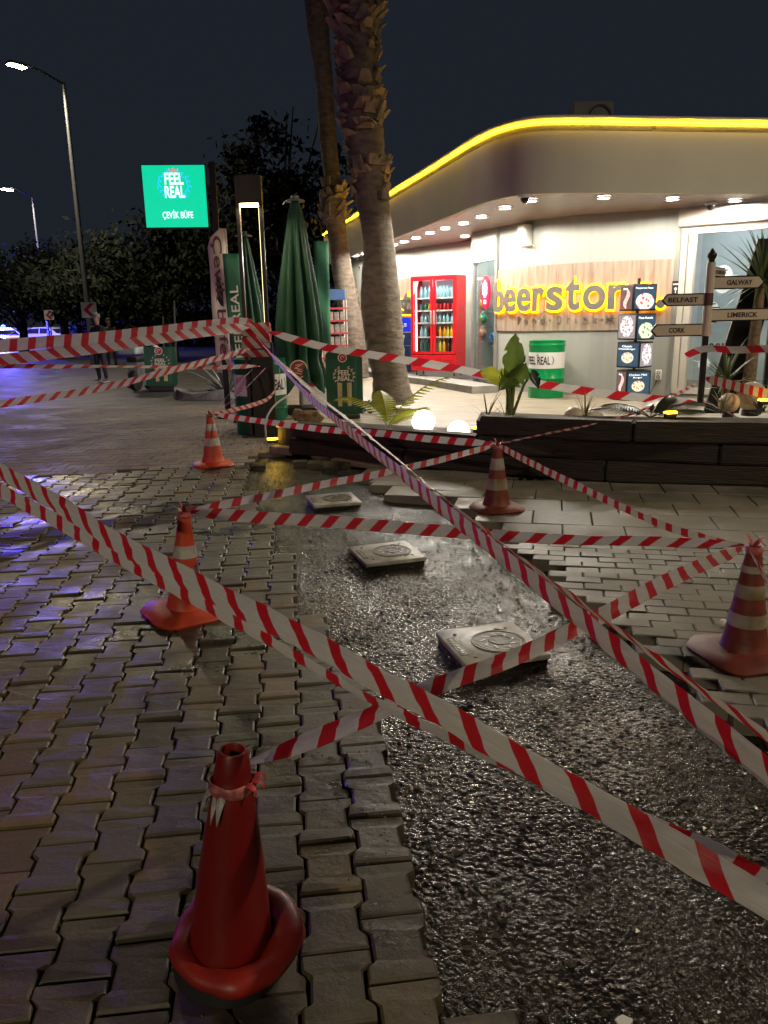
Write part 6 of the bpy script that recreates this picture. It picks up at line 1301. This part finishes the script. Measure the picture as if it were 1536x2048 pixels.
# bags on the ground by the small board
def sack(px, py, s, m, lab):
    p = G(px, py, 0); bm = bmesh.new(); bmesh.ops.create_icosphere(bm, subdivisions=3, radius=1)
    for v in bm.verts: d = v.co.normalized(); k = 1+.2*mnoise.noise(d*2.2+Vector((px, 1, 0))); v.co = Vector((d.x*s[0]*k, d.y*s[1]*k, max(0, (d.z*.6+.4)*s[2]*k)))
    me = bpy.data.meshes.new('bag'); bm.to_mesh(me); bm.free(); me.materials.append(m); me.polygons.foreach_set('use_smooth', [True]*len(me.polygons)); o = obj('bag', me); o.location = p; tag(o, lab, 'bag')
sack(320, 778, (.36, .12, .14), m_signgreen, 'flat dark green bag lying before the small board'); sack(268, 776, (.16, .10, .08), mat('blue_bag', (.03, .12, .35), .5), 'small blue bag lying left of the scooter wheel')
# people
def person(label, loc, rz, hgt_, jacket, trousers, skin, hair, shoe, seed=0, hold=False):
    t = thing('person', label, 'person', loc, rz); me = bpy.data.meshes.new('body'); bm = bmesh.new(); sk = bm.verts.layers.skin.verify(); S = hgt_/1.78
    def v(x, y, z, r, r2=None): q = bm.verts.new((x*S, y*S, z*S)); q[sk].radius = (r*S, (r2 or r)*S); return q
    def e(*a):
        for p, q in zip(a, a[1:]): bm.edges.new((p, q))
    pel = v(0, 0, .95, .155, .12); wa = v(0, 0, 1.12, .150, .115); ch = v(0, -.01, 1.32, .175, .125); ne0 = v(0, 0, 1.46, .085, .075); ne = v(0, -.005, 1.53, .055); hd0 = v(0, -.01, 1.60, .072, .085); hd = v(0, -.01, 1.69, .078, .095); hd1 = v(0, -.0, 1.755, .05, .06)
    e(pel, wa, ch, ne0, ne, hd0, hd, hd1)
    for s in (-1, 1):
        hp = v(s*.10, 0, .88, .098); kn = v(s*.115, -.02, .50, .068); an = v(s*.125, .02, .10, .05); he = v(s*.125, -.02, .05, .048, .04); to = v(s*.14, -.15, .035, .036, .028); e(pel, hp, kn, an, he, to)
        sh = v(s*.19, 0, 1.42, .068); el = v(s*.27, .02, 1.15, .052); 
        wr = v(s*.20, -.17, 1.0, .034) if hold else v(s*.27, -.06, .90, .034); e(ch, sh, el, wr)
        d = (wr.co-el.co).normalized()/S; pm = v(*(wr.co/S+d*S*.06), .030, .018); e(wr, pm)
        for k in range(5):
            off = Vector((0, (k-2)*.014, 0)); tipv = wr.co/S+d*S*(.12 if k else .09)+off*1.6; q = v(*(tipv+Vector((-s*.012, -.012, 0))), .009); e(pm, q)
    bm.verts.ensure_lookup_table(); bm.to_mesh(me); bm.free(); me.skin_vertices[0].data[0].use_root = True
    o = obj('body', me, t); md = o.modifiers.new('skin', 'SKIN'); md.use_smooth_shade = True; sb_ = o.modifiers.new('sub', 'SUBSURF'); sb_.levels = 1; sb_.render_levels = 1
    m = bpy.data.materials.new('person_clothing'); m.use_nodes = True; nt = m.node_tree; tc = nt.nodes.new('ShaderNodeTexCoord'); sp = nt.nodes.new('ShaderNodeSeparateXYZ'); nt.links.new(tc.outputs['Object'], sp.inputs[0]); mr = nt.nodes.new('ShaderNodeMapRange'); mr.inputs[2].default_value = 1.85*S; nt.links.new(sp.outputs[2], mr.inputs[0]); rp = nt.nodes.new('ShaderNodeValToRGB'); rp.color_ramp.interpolation = 'CONSTANT'
    el_ = rp.color_ramp.elements; 
    while len(el_) < 4: el_.new(.5)
    for i, (p, c) in enumerate(((0, shoe), (.045, trousers), (.50, jacket), (.815, skin))): el_[i].position = p; el_[i].color = c+(1,)
    nt.links.new(mr.outputs[0], rp.inputs[0]); nt.links.new(rp.outputs[0], nt.nodes['Principled BSDF'].inputs['Base Color']); nt.nodes['Principled BSDF'].inputs['Roughness'].default_value = .8; me.materials.append(m)
    mb = MB(); mb.sphere((0, .012*S, 1.735*S), .095*S, 14, 10, sz=.85); mb.build('hair', mat('hair_%d' % seed, hair, .7, var=.3, vs=40), t, 180)
    mb = MB(); mb.sphere((0, -.105*S, 1.665*S), .016*S, 8, 6); mb.build('nose', mat('skin_%d' % seed, skin, .6), t, 180)
    for s in (-1, 1): mb = MB(); mb.sphere((s*.082*S, 0, 1.675*S), .022*S, 8, 6); mb.build('ear', MATS['skin_%d' % seed], t, 180); mb = MB(); mb.sphere((s*.032*S, -.092*S, 1.69*S), .010*S, 8, 6); mb.build('eye', m_ink, t, 180)
    mb = MB(); mb.box((0, -.100*S, 1.625*S), (.045*S, .012*S, .010*S)); mb.build('mouth', mat('lips', (.25, .08, .07), .6), t)
    for s in (-1, 1): mb = MB(); mb.bbox((s*.132*S, -.05*S, .012*S), (.09*S, .27*S, .024*S), .008); mb.build('shoe_sole', m_white, t)
    return t
q = G(206, 764, 0); person('grey-haired man in dark jacket and navy trousers standing beyond the tapes', q[:], R(-25), 1.80, (.02, .02, .03), (.03, .03, .06), (.40, .24, .18), (.34, .33, .33), (.10, .10, .11), 1)
q = G(226, 734, 0); person('person in dark clothes standing behind the grey-haired man', q[:], R(20), 1.74, (.02, .02, .025), (.025, .025, .035), (.35, .2, .15), (.02, .02, .02), (.02, .02, .02), 2, True)
